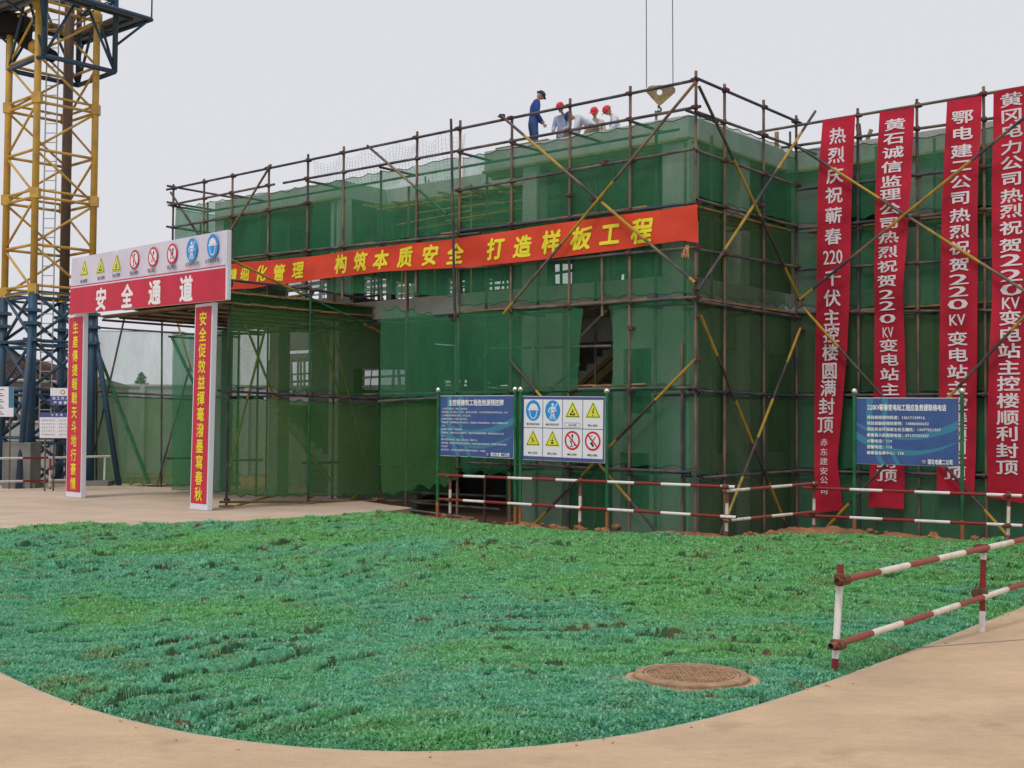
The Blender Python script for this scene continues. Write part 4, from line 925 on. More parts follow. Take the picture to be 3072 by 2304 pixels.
# ================================================================== flat print helpers
def Quad(TL, TR, BR, BL):
    TL, TR, BR, BL = map(np.asarray, (TL, TR, BR, BL)); n_ = nrm(np.cross(BR-BL, TL-BL))
    if n_@(E0-TL) < 0: n_ = -n_
    def f(x, y, o_=0.0): return (BL*(1-x)+BR*x)*(1-y)+(TL*(1-x)+TR*x)*y+n_*o_
    f.n = n_; f.w = np.linalg.norm(BR-BL+TR-TL)/2; f.h = np.linalg.norm(TL-BL+TR-BR)/2; return f
class Print:
    """flat shapes in board metres (origin bottom-left), stacked a millimetre apart"""
    def __init__(s, q, o_=.004): s.q = q; s.o = o_; s.b = MB(); s.k = 0
    def P(s, x, y): return s.q(x/s.q.w, y/s.q.h, s.o+.0012*s.k)
    def poly(s, pts, mt): s.b.poly([s.P(*p) for p in pts], mt)
    def up(s, n_=1): s.k += n_
    def rect(s, x0, y0, x1, y1, mt): s.poly([(x0, y0), (x1, y0), (x1, y1), (x0, y1)], mt)
    def disc(s, cx, cy, r, mt, ry=None, n_=28): ry = ry or r; s.poly([(cx+r*math.cos(t), cy+ry*math.sin(t)) for t in np.linspace(0, 2*math.pi, n_, endpoint=False)], mt)
    def line(s, x0, y0, x1, y1, w_, mt):
        d = math.hypot(x1-x0, y1-y0) or 1; nx, ny = -(y1-y0)/d*w_/2, (x1-x0)/d*w_/2
        s.poly([(x0-nx, y0-ny), (x1-nx, y1-ny), (x1+nx, y1+ny), (x0+nx, y0+ny)], mt)
    def tri(s, cx, cy, r, mt, sx=1.): s.poly([(cx-r*.87*sx, cy-r*.5), (cx+r*.87*sx, cy-r*.5), (cx, cy+r)], mt)
    def text(s, t, x, y, h, mt, width=None, bold=.012): s.up(); put_line(s.b, t, lambda a_, c: s.P(a_, c), x, y, h, mt, 1., bold, width)
    def ctext(s, t, cx, y, h, mt, bold=.012):
        w_ = sum(h if ord(c) > 0x2e80 else .6*h for c in t); s.text(t, cx-w_/2, y, h, mt, None, bold)
    # pictograms, each about r in radius
    def warn(s, cx, cy, r, kind):
        s.up(); s.tri(cx, cy-.1*r, 1.12*r, 'sign_yellow'); s.up(); s.tri(cx, cy-.1*r, .98*r, 'ink_black'); s.up(); s.tri(cx, cy-.1*r, .84*r, 'sign_yellow'); s.up(); cy -= .15*r; k = 'ink_black'
        if kind == 'bolt': s.poly([(cx+.08*r, cy+.5*r), (cx-.14*r, cy+.0*r), (cx+.0*r, cy+.02*r), (cx-.04*r, cy-.22*r), (cx+.15*r, cy+.12*r), (cx+.02*r, cy+.1*r), (cx+.16*r, cy+.46*r)], k); s.tri(cx-.03*r, cy-.27*r, -.1*r, k)
        elif kind == 'fall': s.disc(cx-.14*r, cy+.3*r, .07*r, k); s.line(cx-.1*r, cy+.22*r, cx+.02*r, cy-.02*r, .12*r, k); s.line(cx+.0*r, cy, cx+.2*r, cy-.02*r, .07*r, k); s.line(cx+.0*r, cy, cx-.2*r, cy-.18*r, .07*r, k); s.line(cx-.1*r, cy+.2*r, cx+.14*r, cy+.2*r, .06*r, k); s.line(cx+.18*r, cy-.02*r, cx+.28*r, cy-.2*r, .06*r, k)
        elif kind == 'hoist': s.disc(cx, cy+.36*r, .06*r, k); s.line(cx, cy+.3*r, cx, cy+.1*r, .05*r, k); s.poly([(cx-.26*r, cy+.02*r), (cx+.26*r, cy+.02*r), (cx, cy+.16*r)], k); s.rect(cx-.15*r, cy-.26*r, cx+.15*r, cy-.06*r, k)
        elif kind == 'hole': s.disc(cx, cy+.28*r, .07*r, k); s.line(cx, cy+.2*r, cx, cy-.02*r, .14*r, k); s.line(cx-.16*r, cy+.1*r, cx+.16*r, cy+.1*r, .05*r, k); s.rect(cx-.32*r, cy-.28*r, cx-.1*r, cy-.05*r, k); s.rect(cx+.1*r, cy-.28*r, cx+.32*r, cy-.05*r, k); s.rect(cx-.1*r, cy-.28*r, cx+.1*r, cy-.18*r, k)
    def ban(s, cx, cy, r, kind):
        s.up(); s.disc(cx, cy, r, 'sign_red'); s.up(); s.disc(cx, cy, .78*r, 'sign_white'); s.up(); k = 'ink_black'
        if kind == 'smoke': s.poly([(cx-.35*r, cy-.2*r), (cx+.02*r, cy-.62*r), (cx+.2*r, cy-.5*r), (cx-.08*r, cy-.06*r)], k); s.line(cx-.1*r, cy-.1*r, cx+.35*r, cy+.45*r, .1*r, k); s.line(cx-.3*r, cy+.1*r, cx-.35*r, cy+.5*r, .08*r, k); s.line(cx-.35*r, cy+.5*r, cx, cy+.55*r, .07*r, k)
        elif kind == 'throw': s.poly([(cx-.12*r, cy+.62*r), (cx+.14*r, cy+.66*r), (cx+.1*r, cy+.3*r), (cx-.12*r, cy+.34*r)], k); s.line(cx, cy+.3*r, cx+.1*r, cy-.05*r, .07*r, k); s.disc(cx-.2*r, cy-.1*r, .1*r, k); s.line(cx-.16*r, cy-.16*r, cx-.04*r, cy-.5*r, .13*r, k); s.line(cx-.3*r, cy-.62*r, cx+.1*r, cy-.58*r, .1*r, k); s.disc(cx+.3*r, cy-.45*r, .09*r, k)
        elif kind == 'fire': s.line(cx-.3*r, cy-.5*r, cx+.1*r, cy+.2*r, .1*r, k); s.poly([(cx+.05*r, cy+.15*r), (cx+.3*r, cy+.3*r), (cx+.25*r, cy+.65*r), (cx, cy+.45*r)], k); s.line(cx-.1*r, cy-.55*r, cx+.3*r, cy-.1*r, .08*r, k)
        elif kind == 'climb': s.line(cx-.2*r, cy-.6*r, cx-.2*r, cy+.6*r, .08*r, k); s.line(cx+.15*r, cy-.6*r, cx+.15*r, cy+.6*r, .08*r, k); [s.line(cx-.2*r, cy+v*r, cx+.15*r, cy+v*r, .06*r, k) for v in (-.4, -.15, .1, .35)]; s.disc(cx+.25*r, cy+.4*r, .12*r, k); s.line(cx+.25*r, cy+.3*r, cx+.2*r, cy-.2*r, .16*r, k)
        s.up(); s.line(cx-.62*r, cy+.62*r, cx+.62*r, cy-.62*r, .17*r, 'sign_red')
    def must(s, cx, cy, r, kind, ry=None):
        ry = ry or r*1.1; s.up(); s.disc(cx, cy, r, 'sign_sky', ry); s.up(); k = 'sign_white'
        if kind == 'helmet':
            s.poly([(cx+.62*r*math.cos(t), cy+.12*r+.62*r*math.sin(t)) for t in np.linspace(0, math.pi, 14)], k); s.rect(cx-.74*r, cy+.02*r, cx+.74*r, cy+.16*r, k)
            s.poly([(cx-.56*r, cy-.02*r), (cx+.56*r, cy-.02*r), (cx+.42*r, cy-.62*r), (cx+.18*r, cy-.86*r), (cx-.18*r, cy-.86*r), (cx-.42*r, cy-.62*r)], k); s.up()
            s.poly([(cx-.46*r, cy-.02*r), (cx+.46*r, cy-.02*r), (cx+.33*r, cy-.56*r), (cx+.13*r, cy-.76*r), (cx-.13*r, cy-.76*r), (cx-.33*r, cy-.56*r)], 'sign_sky')
        else:
            s.disc(cx, cy+.62*r, .17*r, k); s.poly([(cx-.3*r, cy+.4*r), (cx+.3*r, cy+.4*r), (cx+.22*r, cy-.25*r), (cx-.22*r, cy-.25*r)], k); s.line(cx-.3*r, cy+.34*r, cx-.56*r, cy+.0*r, .12*r, k); s.line(cx-.56*r, cy, cx-.4*r, cy-.25*r, .1*r, k)
            s.line(cx+.3*r, cy+.34*r, cx+.62*r, cy+.78*r, .1*r, k); s.line(cx+.3*r, cy+.34*r, cx+.5*r, cy-.1*r, .1*r, k)
            for v in (-.3, -.1, .1, .3): s.line(cx+v*.5*r, cy-.3*r, cx+v*1.3*r, cy-.9*r, .09*r, k)
            s.up(); s.line(cx-.24*r, cy+.12*r, cx+.24*r, cy+.12*r, .07*r, 'sign_sky'); s.line(cx-.14*r, cy-.1*r, cx, cy-.25*r, .06*r, 'sign_sky'); s.line(cx+.14*r, cy-.1*r, cx, cy-.25*r, .06*r, 'sign_sky')
    def done(s, name, parent): return s.b.build(name, parent)

# ================================================================== GATE
gt = empty('safety_gate', (-9.3, 30.2, .15), 'red and white cloth gate with big white characters over the passage mouth', 'gate')
GR, GLf = np.array([-6.65, 27.48, .15]), np.array([-11.60, 32.66, .15])
GX = nrm((GR-GLf)*[1, 1, 0]); GN = np.array([GX[1], -GX[0], 0])
if GN@(E0-GR) < 0: GN = -GN
def PGt(x, y, o_=0): return pl(x, y, GR+GN*o_, GN)
for nm, (tl, tr, br, bl_), txt, lab in (('right', ((585, 912), (639, 909), (620.5, 1533), (569.7, 1523)), '安全促效益揮毫潑墨寫春秋', 'right column with twelve yellow characters'), ('left', ((206, 943), (251, 943), (243, 1483), (197, 1477)), '生產傳捷報戰天斗地行豪情', 'left column with twelve yellow characters')):
    z0 = .155; TLp, TRp, BRp, BLp = [PGt(*p) for p in (tl, tr, br, bl_)]; w_ = (np.linalg.norm(BRp-BLp)+np.linalg.norm(TRp-TLp))/2; zt = (TLp[2]+TRp[2])/2
    # the cloth-covered box leans a little, as in the photograph
    lean = ((TLp+TRp)/2-(BLp+BRp)/2)*[1, 1, 0]; bc = yz((BLp+BRp)/2, z0)
    TLp, TRp = yz(bc+lean-GX*w_/2, zt), yz(bc+lean+GX*w_/2, zt); BLp, BRp = bc-GX*w_/2, bc+GX*w_/2
    b = MB(); b.prism([BLp, BRp, TRp, TLp], -GN*.13, 'gate_frame'); pn = b.build('column_panel', gt, bevel=.008); pn['label'] = lab
    q = Quad(TLp, TRp, BRp, BLp); pr = Print(q, .006)
    pr.rect(.045, .14, q.w-.035, q.h-.07, 'gate_red'); cl = pr.done('cloth_face', pn)
    pr = Print(q, .010); nC = len(txt)
    for i, ch in enumerate(txt):
        yy = q.h-.07-(q.h-.21)*(i+.75)/(nC+.35); mb = MB(); put_text(mb, ch, lambda a_, c: pr.P(a_, c), q.w*.5, yy, .33, .33, 'ink_yellow', .02); mb.build('character', pn)
hq = Quad(PGt(217, 776, .15), PGt(683, 689.5, .15), PGt(680.5, 899, .15), PGt(207.5, 943, .15))
b = MB(); b.prism([hq(0, 0), hq(1, 0), hq(1, 1), hq(0, 1)], -GN*.10, 'gate_frame'); hp = b.build('header_panel', gt, bevel=.01)
b = MB(); b.prism([hq(x, y, .003) for x, y in ((0, .502), (1, .502), (1, 1), (0, 1))], GN*.002, 'gate_cloth'); b.build('cloth_face', hp)
b = MB(); b.prism([hq(x, y, .003) for x, y in ((0, 0), (.992, 0), (.992, .46), (0, .46))], GN*.002, 'gate_red'); b.build('cloth_face', hp)
pr = Print(hq, .0075); pr.rect(0, hq.h*.46, hq.w*.992, hq.h*.483, 'gate_cloth'); pr.rect(0, hq.h*.483, hq.w*.992, hq.h*.502, 'gate_red')
def hxy(x, y):                                                             # photograph point to header metres
    p = PGt(x, y, .15)-hq(0, 0); ex = nrm(hq(1, 0)-hq(0, 0)); X_ = p@ex; yb = hq(X_/hq.w, 0)[2]; yt = hq(X_/hq.w, 1)[2]
    return X_, (PGt(x, y, .15)[2]-yb)/(yt-yb)*hq.h
pr.up()
for ch, (x, y) in zip('安全通道', ((302.3, 897.5), (379.9, 889), (462.1, 877.5), (556, 867))):
    cx, cy = hxy(x, y); mb = MB(); put_text(mb, ch, lambda a_, c: pr.P(a_, c), cx, cy, .60, .60, 'ink_white', .035); mb.build('character', hp)
ik = [('warn', 'fall', '当心坠落'), ('warn', 'hole', '当心坑洞'), ('warn', 'hoist', '当心吊物'), ('ban', 'throw', '禁止抛物'), ('ban', 'fire', '禁止烟火'), ('ban', 'climb', '禁止攀登'), ('must', 'belt', '必须系安全带'), ('must', 'helmet', '必须戴安全帽')]
for (f_, k, cap), (x, y), (xc, yc) in zip(ik, ((250.5, 808), (300, 801), (348.6, 793), (402.6, 780), (459.3, 771.7), (517.3, 762.3), (577.3, 750.5), (640.8, 738.8)), ((249.4, 843.4), (301.6, 834), (347.6, 825.7), (402, 818.7), (456.2, 811.6), (516.2, 802.2), (578.5, 792.8), (639.6, 782.3))):
    cx, cy = hxy(x, y); getattr(pr, f_)(cx, cy, .235 if f_ != 'warn' else .25, k); cx, cy = hxy(xc, yc); pr.ctext(cap, cx, cy, .10, 'ink_grey', .02)
pr.done('lettering', hp)

# ================================================================== SIGN BOARDS
def sign(label, quad, posts, ball_z, face, parent_loc):
    r_ = empty('sign_board', parent_loc, label, 'sign'); q = Quad(*quad)
    b = MB(); b.prism([q(0, 0, -.002), q(1, 0, -.002), q(1, 1, -.002), q(0, 1, -.002)], -q.n*.025, 'white_paint'); bd_ = b.build('board', r_, bevel=.003)
    for (px_, yb), zt in zip(posts, ball_z):
        t_ = zt; base_ = t_[0]; top = t_[1]
        pipe('post', yz(base_, .38), yz(top, top[2]-.05), r_, 'pipe_green', .034); pipe('post_foot', yz(base_, -.2), yz(base_, .39), r_, 'mud_stain', .036)
        b = MB(); n_ = 14
        prof_ = [(.062*math.sin(t), -.062*math.cos(t)) for t in np.linspace(.05, math.pi-.02, 10)]
        vs = [(top[0]+rr_*math.cos(a_), top[1]+rr_*math.sin(a_), top[2]+z_) for rr_, z_ in prof_ for a_ in np.linspace(0, 2*math.pi, n_, endpoint=False)]
        b.add(vs, [(k*n_+i, k*n_+(i+1) % n_, (k+1)*n_+(i+1) % n_, (k+1)*n_+i) for k in range(9) for i in range(n_)], 'gloss_ball'); b.tube(yz(top, top[2]-.09), yz(top, top[2]-.05), .02, 'gloss_ball', 8)
        b.build('ball_finial', r_, smooth=True)
    pr = Print(q, .001); face(pr, q); pr.done('printing', bd_)
WS = -.98
def swoosh(pr, w_, h_):
    def band(pts0, pts1, mt): pr.poly(pts0+pts1[::-1], mt)
    def arc(x0, y0, xm, ym, x1, y1, n_=14):
        out = []
        for i in range(n_+1):
            t = i/n_; out.append(((1-t)**2*x0+2*t*(1-t)*xm+t*t*x1, (1-t)**2*y0+2*t*(1-t)*ym+t*t*y1))
        return [(x*w_, y*h_) for x, y in out]
    for k, (lo_, hi_) in enumerate(((arc(0, .60, .45, .18, 1, .55), arc(0, .64, .42, .24, 1, .67)), (arc(0, .38, .50, -.08, 1, .36), arc(0, .50, .48, .02, 1, .37)))):
        for i in range(len(lo_)-1): pr.poly([lo_[i], lo_[i+1], hi_[i+1], hi_[i]], 'sign_teal')
    pr.up()
    for x0, x1, x2 in ((.105, .175, .02), (.265, .325, .0)):
        L0 = [(x0*w_, h_), (x0*w_-.0, .62*h_), ((x0+.03)*w_, .3*h_), ((x0+.14)*w_, 0)]; R0_ = [(x1*w_, h_), ((x1-.02)*w_, .62*h_), ((x1+.02)*w_, .3*h_), ((x1+.12)*w_, 0)]
        for i in range(3): pr.poly([L0[i+1], R0_[i+1], R0_[i], L0[i]], 'sign_teal')
    pr.up()
def logo(pr, cx, cy, r):
    pr.up(); pr.disc(cx, cy, r, 'ink_grey'); pr.up(); pr.disc(cx, cy, r*.82, 'sign_navy'); pr.up(); pr.poly([(cx-.8*r, cy), (cx, cy+.55*r), (cx+.8*r, cy), (cx+.3*r, cy+.05*r), (cx, cy+.3*r), (cx-.3*r, cy+.05*r)], 'ink_white'); pr.line(cx-.6*r, cy-.25*r, cx+.6*r, cy-.25*r, .14*r, 'logo_red'); pr.line(cx-.4*r, cy-.5*r, cx+.4*r, cy-.5*r, .12*r, 'ink_white')
def face1(pr, q):
    w_, h_ = q.w, q.h; pr.rect(.008, .012, w_-.008, h_-.012, 'sign_blue'); pr.up(); swoosh(pr, w_-.016, h_-.024)
    pr.text('主控楼建筑工程危险源预控牌', w_*.125, h_*.885, h_*.105, 'ink_white', w_*.74, .03)
    L = ['土方施工危险点：坍塌、高处坠落、', '控制措施：禁止堆放１５米内，基坑四边设围栏，作业区域周围封闭设警告标志，作业', '人员佩戴安全帽和安全带，设专人监护。', '模板施工危险点：坍塌、高空坠落', '控制措施：编制模板施工作业指导书，模板施工区域设警戒标志，作业人员佩戴安全帽', '合格。', '结构施工危险点：机械伤害', '控制措施：机械作业区设立围护栏，设置作业区域防护隔离，特殊机具持证专人操', '作。', '脚手架搭设危险点：坠落、高处坠落、物体打击。', '控制措施：架设脚手架应按作业指导书，并使用验收合格安全网，严格按作业规范施工', '专人监护', '施工负责人：组织安全措施落实现场安全监护人：张建国']
    L[-1] = '施工负责人：组织安全措施落实及现场安全监护人：朱建国'
    for i, s in enumerate(L): pr.text(s, w_*.035, h_*(.785-.0567*i), h_*.034, 'ink_white', w_*.935*min(1, len(s)/40), .015)
    logo(pr, w_*.67, h_*.055, h_*.035); pr.text('湖北电建二公司', w_*.71, h_*.058, h_*.07, 'ink_white', w_*.25, .03)
def face2(pr, q):
    w_, h_ = q.w, q.h; pr.rect(.008, .010, w_-.008, h_-.010, 'sign_navy'); pr.up(); x0, x1, y0, y1 = w_*.022, w_*.982, h_*.055, h_*.955; g = .008
    kinds = [('must', 'helmet', '●必须戴安全帽'), ('must', 'belt', '●必须系安全带'), ('warn', 'hole', '当心坑洞'), ('warn', 'bolt', '●当心触电'), ('warn', 'fall', '●当心坠落'), ('warn', 'hoist', '●当心落物'), ('ban', 'throw', '●禁止抛物'), ('ban', 'smoke', '●禁止吸烟')]
    cw, ch_ = (x1-x0)/4, (y1-y0)/2
    for i, (f_, k, cap) in enumerate(kinds):
        c, r_ = i % 4, i//4; cx0, cy0 = x0+c*cw, y1-(r_+1)*ch_; pr.k = 1; pr.rect(cx0+g, cy0+g, cx0+cw-g, cy0+ch_-g, 'sign_white')
        cx, cy = cx0+cw/2, cy0+ch_*.60; rr_ = min(cw*.42, ch_*.33)
        getattr(pr, f_)(cx, cy, rr_ if f_ != 'warn' else rr_*1.02, k)
        pr.ctext(cap, cx, cy0+ch_*.13, ch_*.085, 'ink_black', .01)
        if k == 'hole' and f_ == 'warn':
            for (a0, b0, a1, b1) in ((.12, .05, .88, .05), (.12, .20, .88, .20), (.12, .05, .12, .20), (.88, .05, .88, .20)): pr.line(cx0+cw*a0, cy0+ch_*b0, cx0+cw*a1, cy0+ch_*b1, .005, 'ink_black')
def face3(pr, q):
    w_, h_ = q.w, q.h; pr.rect(.004, .006, w_-.004, h_-.010, 'sign_blue'); pr.up(); swoosh(pr, w_-.01, h_-.016)
    pr.text('220KV蕲春变电站工程应急救援联络电话', w_*.115, h_*.855, h_*.10, 'ink_white', w_*.77, .03)
    for i, s in enumerate(('项目部经理何跃进：13617134916', '项目部副经理田爱明：13886060652', '项目安全环保部主任王建民：13477021957', '蕲春县人民医院电话：07137232967', '火警电话：119', '报警电话：110', '蕲春县急救中心：120')): pr.text(s, w_*.11, h_*(.705-.0885*i), h_*.056, 'ink_white', None, .025)
    logo(pr, w_*.67, h_*.06, h_*.04); pr.text('湖北电建二公司', w_*.705, h_*.06, h_*.08, 'ink_white', w_*.24, .03)
def s_posts(plane, w, spec): return [((plane(x0, y0, w)), (plane(x1, y1, w))) for x0, y0, x1, y1 in spec]
q1_ = [PA(x, y, WS) for x, y in ((1319, 1187), (1543.5, 1186), (1540.5, 1376.5), (1318, 1367))]
sign('blue board with dense white Chinese text and thirteen-character title, left of the pictogram board', q1_, [(0, 0)]*2, s_posts(PA, WS-.02, ((1312, 1560, 1315.5, 1170), (1546, 1575, 1546, 1168))), face1, yz(PA(1430, 1560, WS), 0))
q2_ = [PA(x, y, WS) for x, y in ((1566.6, 1188), (1816, 1190), (1813.6, 1390), (1565, 1378.5))]
sign('white board with eight blue, yellow and red safety pictograms', q2_, [(0, 0)]*2, s_posts(PA, WS-.02, ((1560.5, 1578, 1562.5, 1168), (1821, 1602, 1821, 1173))), face2, yz(PA(1690, 1590, WS), 0))
SD = nrm(np.array([8.25, 22.82, 0])-np.array([6.51, 23.74, 0])); SN_ = np.array([SD[1], -SD[0], 0]); SO = np.array([6.51, 23.74, 0])
PS = lambda x, y, w=0: pl(x, y, SO+SN_*w, SN_)
q3_ = [PS(x, y) for x, y in ((2568, 1193), (2875.5, 1193.7), (2876.5, 1400), (2568, 1391.6))]
sign('blue board with white emergency telephone list, in front of the hanging banners', q3_, [(0, 0)]*2, s_posts(PS, .02, ((2563, 1608, 2563, 1174), (2887, 1622, 2886, 1173))), face3, yz(PS(2720, 1610), 0))

# ================================================================== BANNERS
def strip(name, label, L, R_, plane, w, ny, nx, mt, rip, group, cat='banner', horiz=False, n_=nA):
    """cloth strip between two traced edges; returns the ripple so that lettering can ride on it"""
    if horiz:
        xs = np.linspace(L[0][0], L[-1][0], nx); top = np.interp(xs, [p[0] for p in L], [p[1] for p in L]); bot = np.interp(xs, [p[0] for p in R_], [p[1] for p in R_])
        P = np.array([[plane(x, t_+(b_-t_)*j/(ny-1), w) for x, t_, b_ in zip(xs, top, bot)] for j in range(ny)])
    else:
        ys = np.linspace(0, 1, ny); y0, y1 = L[0][1], L[-1][1]; yy = y0+(y1-y0)*ys; z0, z1 = R_[0][1], R_[-1][1]; zz = z0+(z1-z0)*ys
        lx = np.interp(yy, [p[1] for p in L], [p[0] for p in L]); rx = np.interp(zz, [p[1] for p in R_], [p[0] for p in R_])
        P = np.array([[plane(a_+(c-a_)*i/(nx-1), y_+(z_-y_)*i/(nx-1), w) for i in range(nx)] for a_, y_, c, z_ in zip(lx, yy, rx, zz)])
    D = rip((P-C0)@A, P[..., 2]); P = P+n_*D[..., None]
    if 1:
        me = grid_mesh(name, P, [mt]); o = link(name, me); tag(o, label, cat, group)
    return o
BW = -.095
def rip_h(u, z): return .03+.028*np.sin(u*1.35+.8)+.03*fbm(u*.9, z*3.0, 71, 3)+.02*np.sin(u*3.1+z*4)+.02*fbm(u*.5, z*7, 72, 2)
topL = [(520, 822), (699, 792), (916, 771.5), (1115, 744), (1300, 724.5), (1471, 702), (1742.6, 661), (1968.7, 632), (2097.5, 613.8)]
botL = [(520, 872), (699, 868), (760, 866), (807, 858), (884, 849), (1006, 831), (1169, 814.5), (1360, 804), (1540, 790), (1652, 777), (1878, 746), (2050, 722), (2097.5, 729)]
hb = strip('horizontal_banner', 'long orange-red banner with yellow characters stretched across the left front', topL, botL, PA, BW, 12, 260, 'banner_orange', rip_h, None, horiz=True)
mb = MB()
hch = [('实', 590, 836, .30), ('精', 701, 827, .33), ('细', 739.7, 826, .36), ('化', 790.6, 821, .38), ('管', 841, 818.6, .39), ('理', 896, 810.4, .39), ('构', 1024.5, 792, .42), ('筑', 1087.6, 786, .42), ('本', 1148.6, 780, .42), ('质', 1219.8, 771.8, .43), ('安', 1293, 765.7, .43), ('全', 1366, 761.6, .43), ('打', 1491.6, 747, .43), ('造', 1573, 740, .43), ('样', 1658.9, 726.7, .44), ('板', 1747, 715, .44), ('工', 1830.7, 701.8, .44), ('程', 1928, 692.8, .46)]
for ch, x, y, hgt_ in hch:
    c = PA(x, y, BW)
    fnn = lambda a_, c_: (lambda p: p+nA*(rip_h((p-C0)@A, p[2])+.012))(c+A*a_+Z*c_)
    mb = MB(); put_text(mb, ch, fnn, 0, 0, hgt_*1.16, hgt_*1.16, 'ink_yellow', .034, shear=.16); mb.build('character', hb)
def vbanner(label, L, R_, chars, cx0, cx1, seed):
    def rp(u, z): return .05*np.sin(z*.9+seed)+.05*fbm(u*1.2, z*.55, 80+seed, 3)+.035*np.sin((u*1.1+z*.25)*3+seed)+.018*fbm(u*3, z*2.2, 90+seed, 2)
    o = strip('hanging_banner', label, L, R_, PC, -.19, 150, 10, 'banner_red', rp, 'long red banners hanging down the right front')
    mb = MB(); y0, y1 = chars[0][1], chars[-1][1]
    for ch, y, w_, h_ in chars:
        x = cx0(y); c = PC(x, y, -.19); fnn = lambda a_, c_: (lambda p: p+nA*(rp((p-C0)@A, p[2])+.014))(c+A*a_+Z*c_)
        mb = MB()
        if ord(ch[0]) > 0x2e80: put_text(mb, ch, fnn, 0, 0, w_*1.06, h_*1.06, 'ink_pale', .020 if h_ > .2 else .012)
        else: put_text(mb, ch, fnn, 0, 0, w_*.86, h_*.86, 'ink_pale', .017, norm=True)
        mb.build('character', o)
    return o
interp = lambda pts: (lambda y: float(np.interp(y, [p[1] for p in pts], [p[0] for p in pts])))
c1 = '热烈庆祝蕲春'; ys1 = [407, 466, 527, 586, 647, 710]
ch1 = [(c, y, .37, .345) for c, y in zip(c1, ys1)]+[('220', 772, .50, .35)]+[(c, y, .38, .36) for c, y in zip('千伏主控楼圆满封顶', (833, 894, 953, 1003, 1057, 1112, 1164, 1219, 1274))]+[(c, y, .175, .16) for c, y in zip('赤东建安公司', (1327, 1356, 1384, 1413, 1440, 1472))]
E1L = [(2468.8, 362), (2458, 563), (2447.7, 900), (2440, 1091), (2440, 1236), (2445, 1429), (2449.5, 1538)]; E1R = [(2568, 345), (2557, 563), (2547, 900), (2541, 1043), (2526.7, 1236), (2512, 1380), (2526, 1501), (2533, 1530)]
vbanner('hanging red banner nearest the corner, with small company characters near its foot', E1L, E1R, ch1, interp([(2514, 407), (2505, 590), (2497, 894), (2493, 1000), (2487, 1112), (2478, 1230), (2474, 1290), (2472, 1330), (2472, 1385), (2474, 1472)]), 0, 1)
E2L = [(2638.8, 336), (2629, 622), (2622.8, 900), (2616, 1187), (2608.6, 1520)]; E2R = [(2741, 319), (2734.6, 558), (2726, 706), (2711, 874), (2715.7, 1187), (2711, 1527)]
t2_ = '黄石诚信监理公司热烈祝贺'; y2 = [373, 415, 458, 501.7, 546, 585, 628, 670, 713, 757, 800, 843.4]
tail = '变电站主控楼顺利封顶'
ch2 = [(c, y, .44, .245) for c, y in zip(t2_, y2)]+[('2', 883.5, .38, .22), ('2', 917.5, .38, .22), ('0', 956, .40, .22), ('KV', 997, .28, .25)]+[(c, y, .42, .26) for c, y in zip(tail, (1036, 1079, 1122.5, 1168, 1212, 1256, 1300, 1343, 1385, 1426))]
vbanner('hanging red banner second from the corner, passing behind the left end of the telephone board', E2L, E2R, ch2, interp([(2685, 373), (2672, 670), (2662, 890), (2663, 1000), (2666, 1168), (2661, 1426)]), 0, 2)
E3L = [(2840, 303), (2829.5, 537.5), (2821, 900), (2815, 1091), (2811, 1472)]; E3R = [(2941.3, 284), (2935, 537.5), (2937, 790.7), (2934, 970.5), (2927, 1187.6), (2919.7, 1480)]
ch3 = [(c, y, .42, .27) for c, y in zip('鄂电建二公司热烈祝贺', (350, 400, 453, 497, 546, 594.5, 647, 695.7, 744, 795))]+[('2', 839, .44, .24), ('2', 875, .44, .24), ('0', 913, .46, .24), ('KV', 960, .38, .26)]+[(c, y, .42, .28) for c, y in zip(tail, (1016, 1064.6, 1115, 1163.5, 1212, 1258, 1301, 1343, 1382, 1419))]
vbanner('hanging red banner third from the corner, behind the right end of the telephone board', E3L, E3R, ch3, interp([(2886, 350), (2882, 795), (2873, 960), (2869, 1164), (2863, 1420)]), 0, 3)
E4L = [(2979, 275.5), (2970.8, 537.5), (2979, 900), (2972.7, 1043), (2960.6, 1284), (2960.6, 1491)]; E4R = [(3084, 256), (3078, 537), (3090, 900), (3088, 1100), (3080, 1284), (3072, 1510)]
ch4 = [(c, y, .44, .27) for c, y in zip('黄冈电力公司热烈祝贺', (299, 346, 392, 440.5, 487, 535, 586, 632, 683, 736))]+[('2', 780, .46, .27), ('2', 826, .46, .27), ('0', 869, .48, .27), ('KV', 910, .38, .27)]+[(c, y, .42, .29) for c, y in zip(tail, (954, 1004, 1052.5, 1103, 1151, 1202, 1252.6, 1301, 1351.5, 1402))]
vbanner('hanging red banner at the right edge of the picture', E4L, E4R, ch4, interp([(3034, 299), (3032, 736), (3037, 869), (3033, 954), (3029, 1103), (3021, 1402)]), 0, 4)
# yellow and purple tassel tied under the banner's end
b = MB()
for k in range(22):
    p = PA(2062+rr.uniform(-4, 6), 735+rr.uniform(0, 6), -.2); q = PA(2052+rr.uniform(-10, 14), 765+rr.uniform(-6, 12), -.2+rr.uniform(-.06, .06)); b.tube(p, q, .012, 'tassel', 4)
tag(b.build('tassel'), 'yellow and purple tassel tied below the right end of the orange banner', 'tassel')
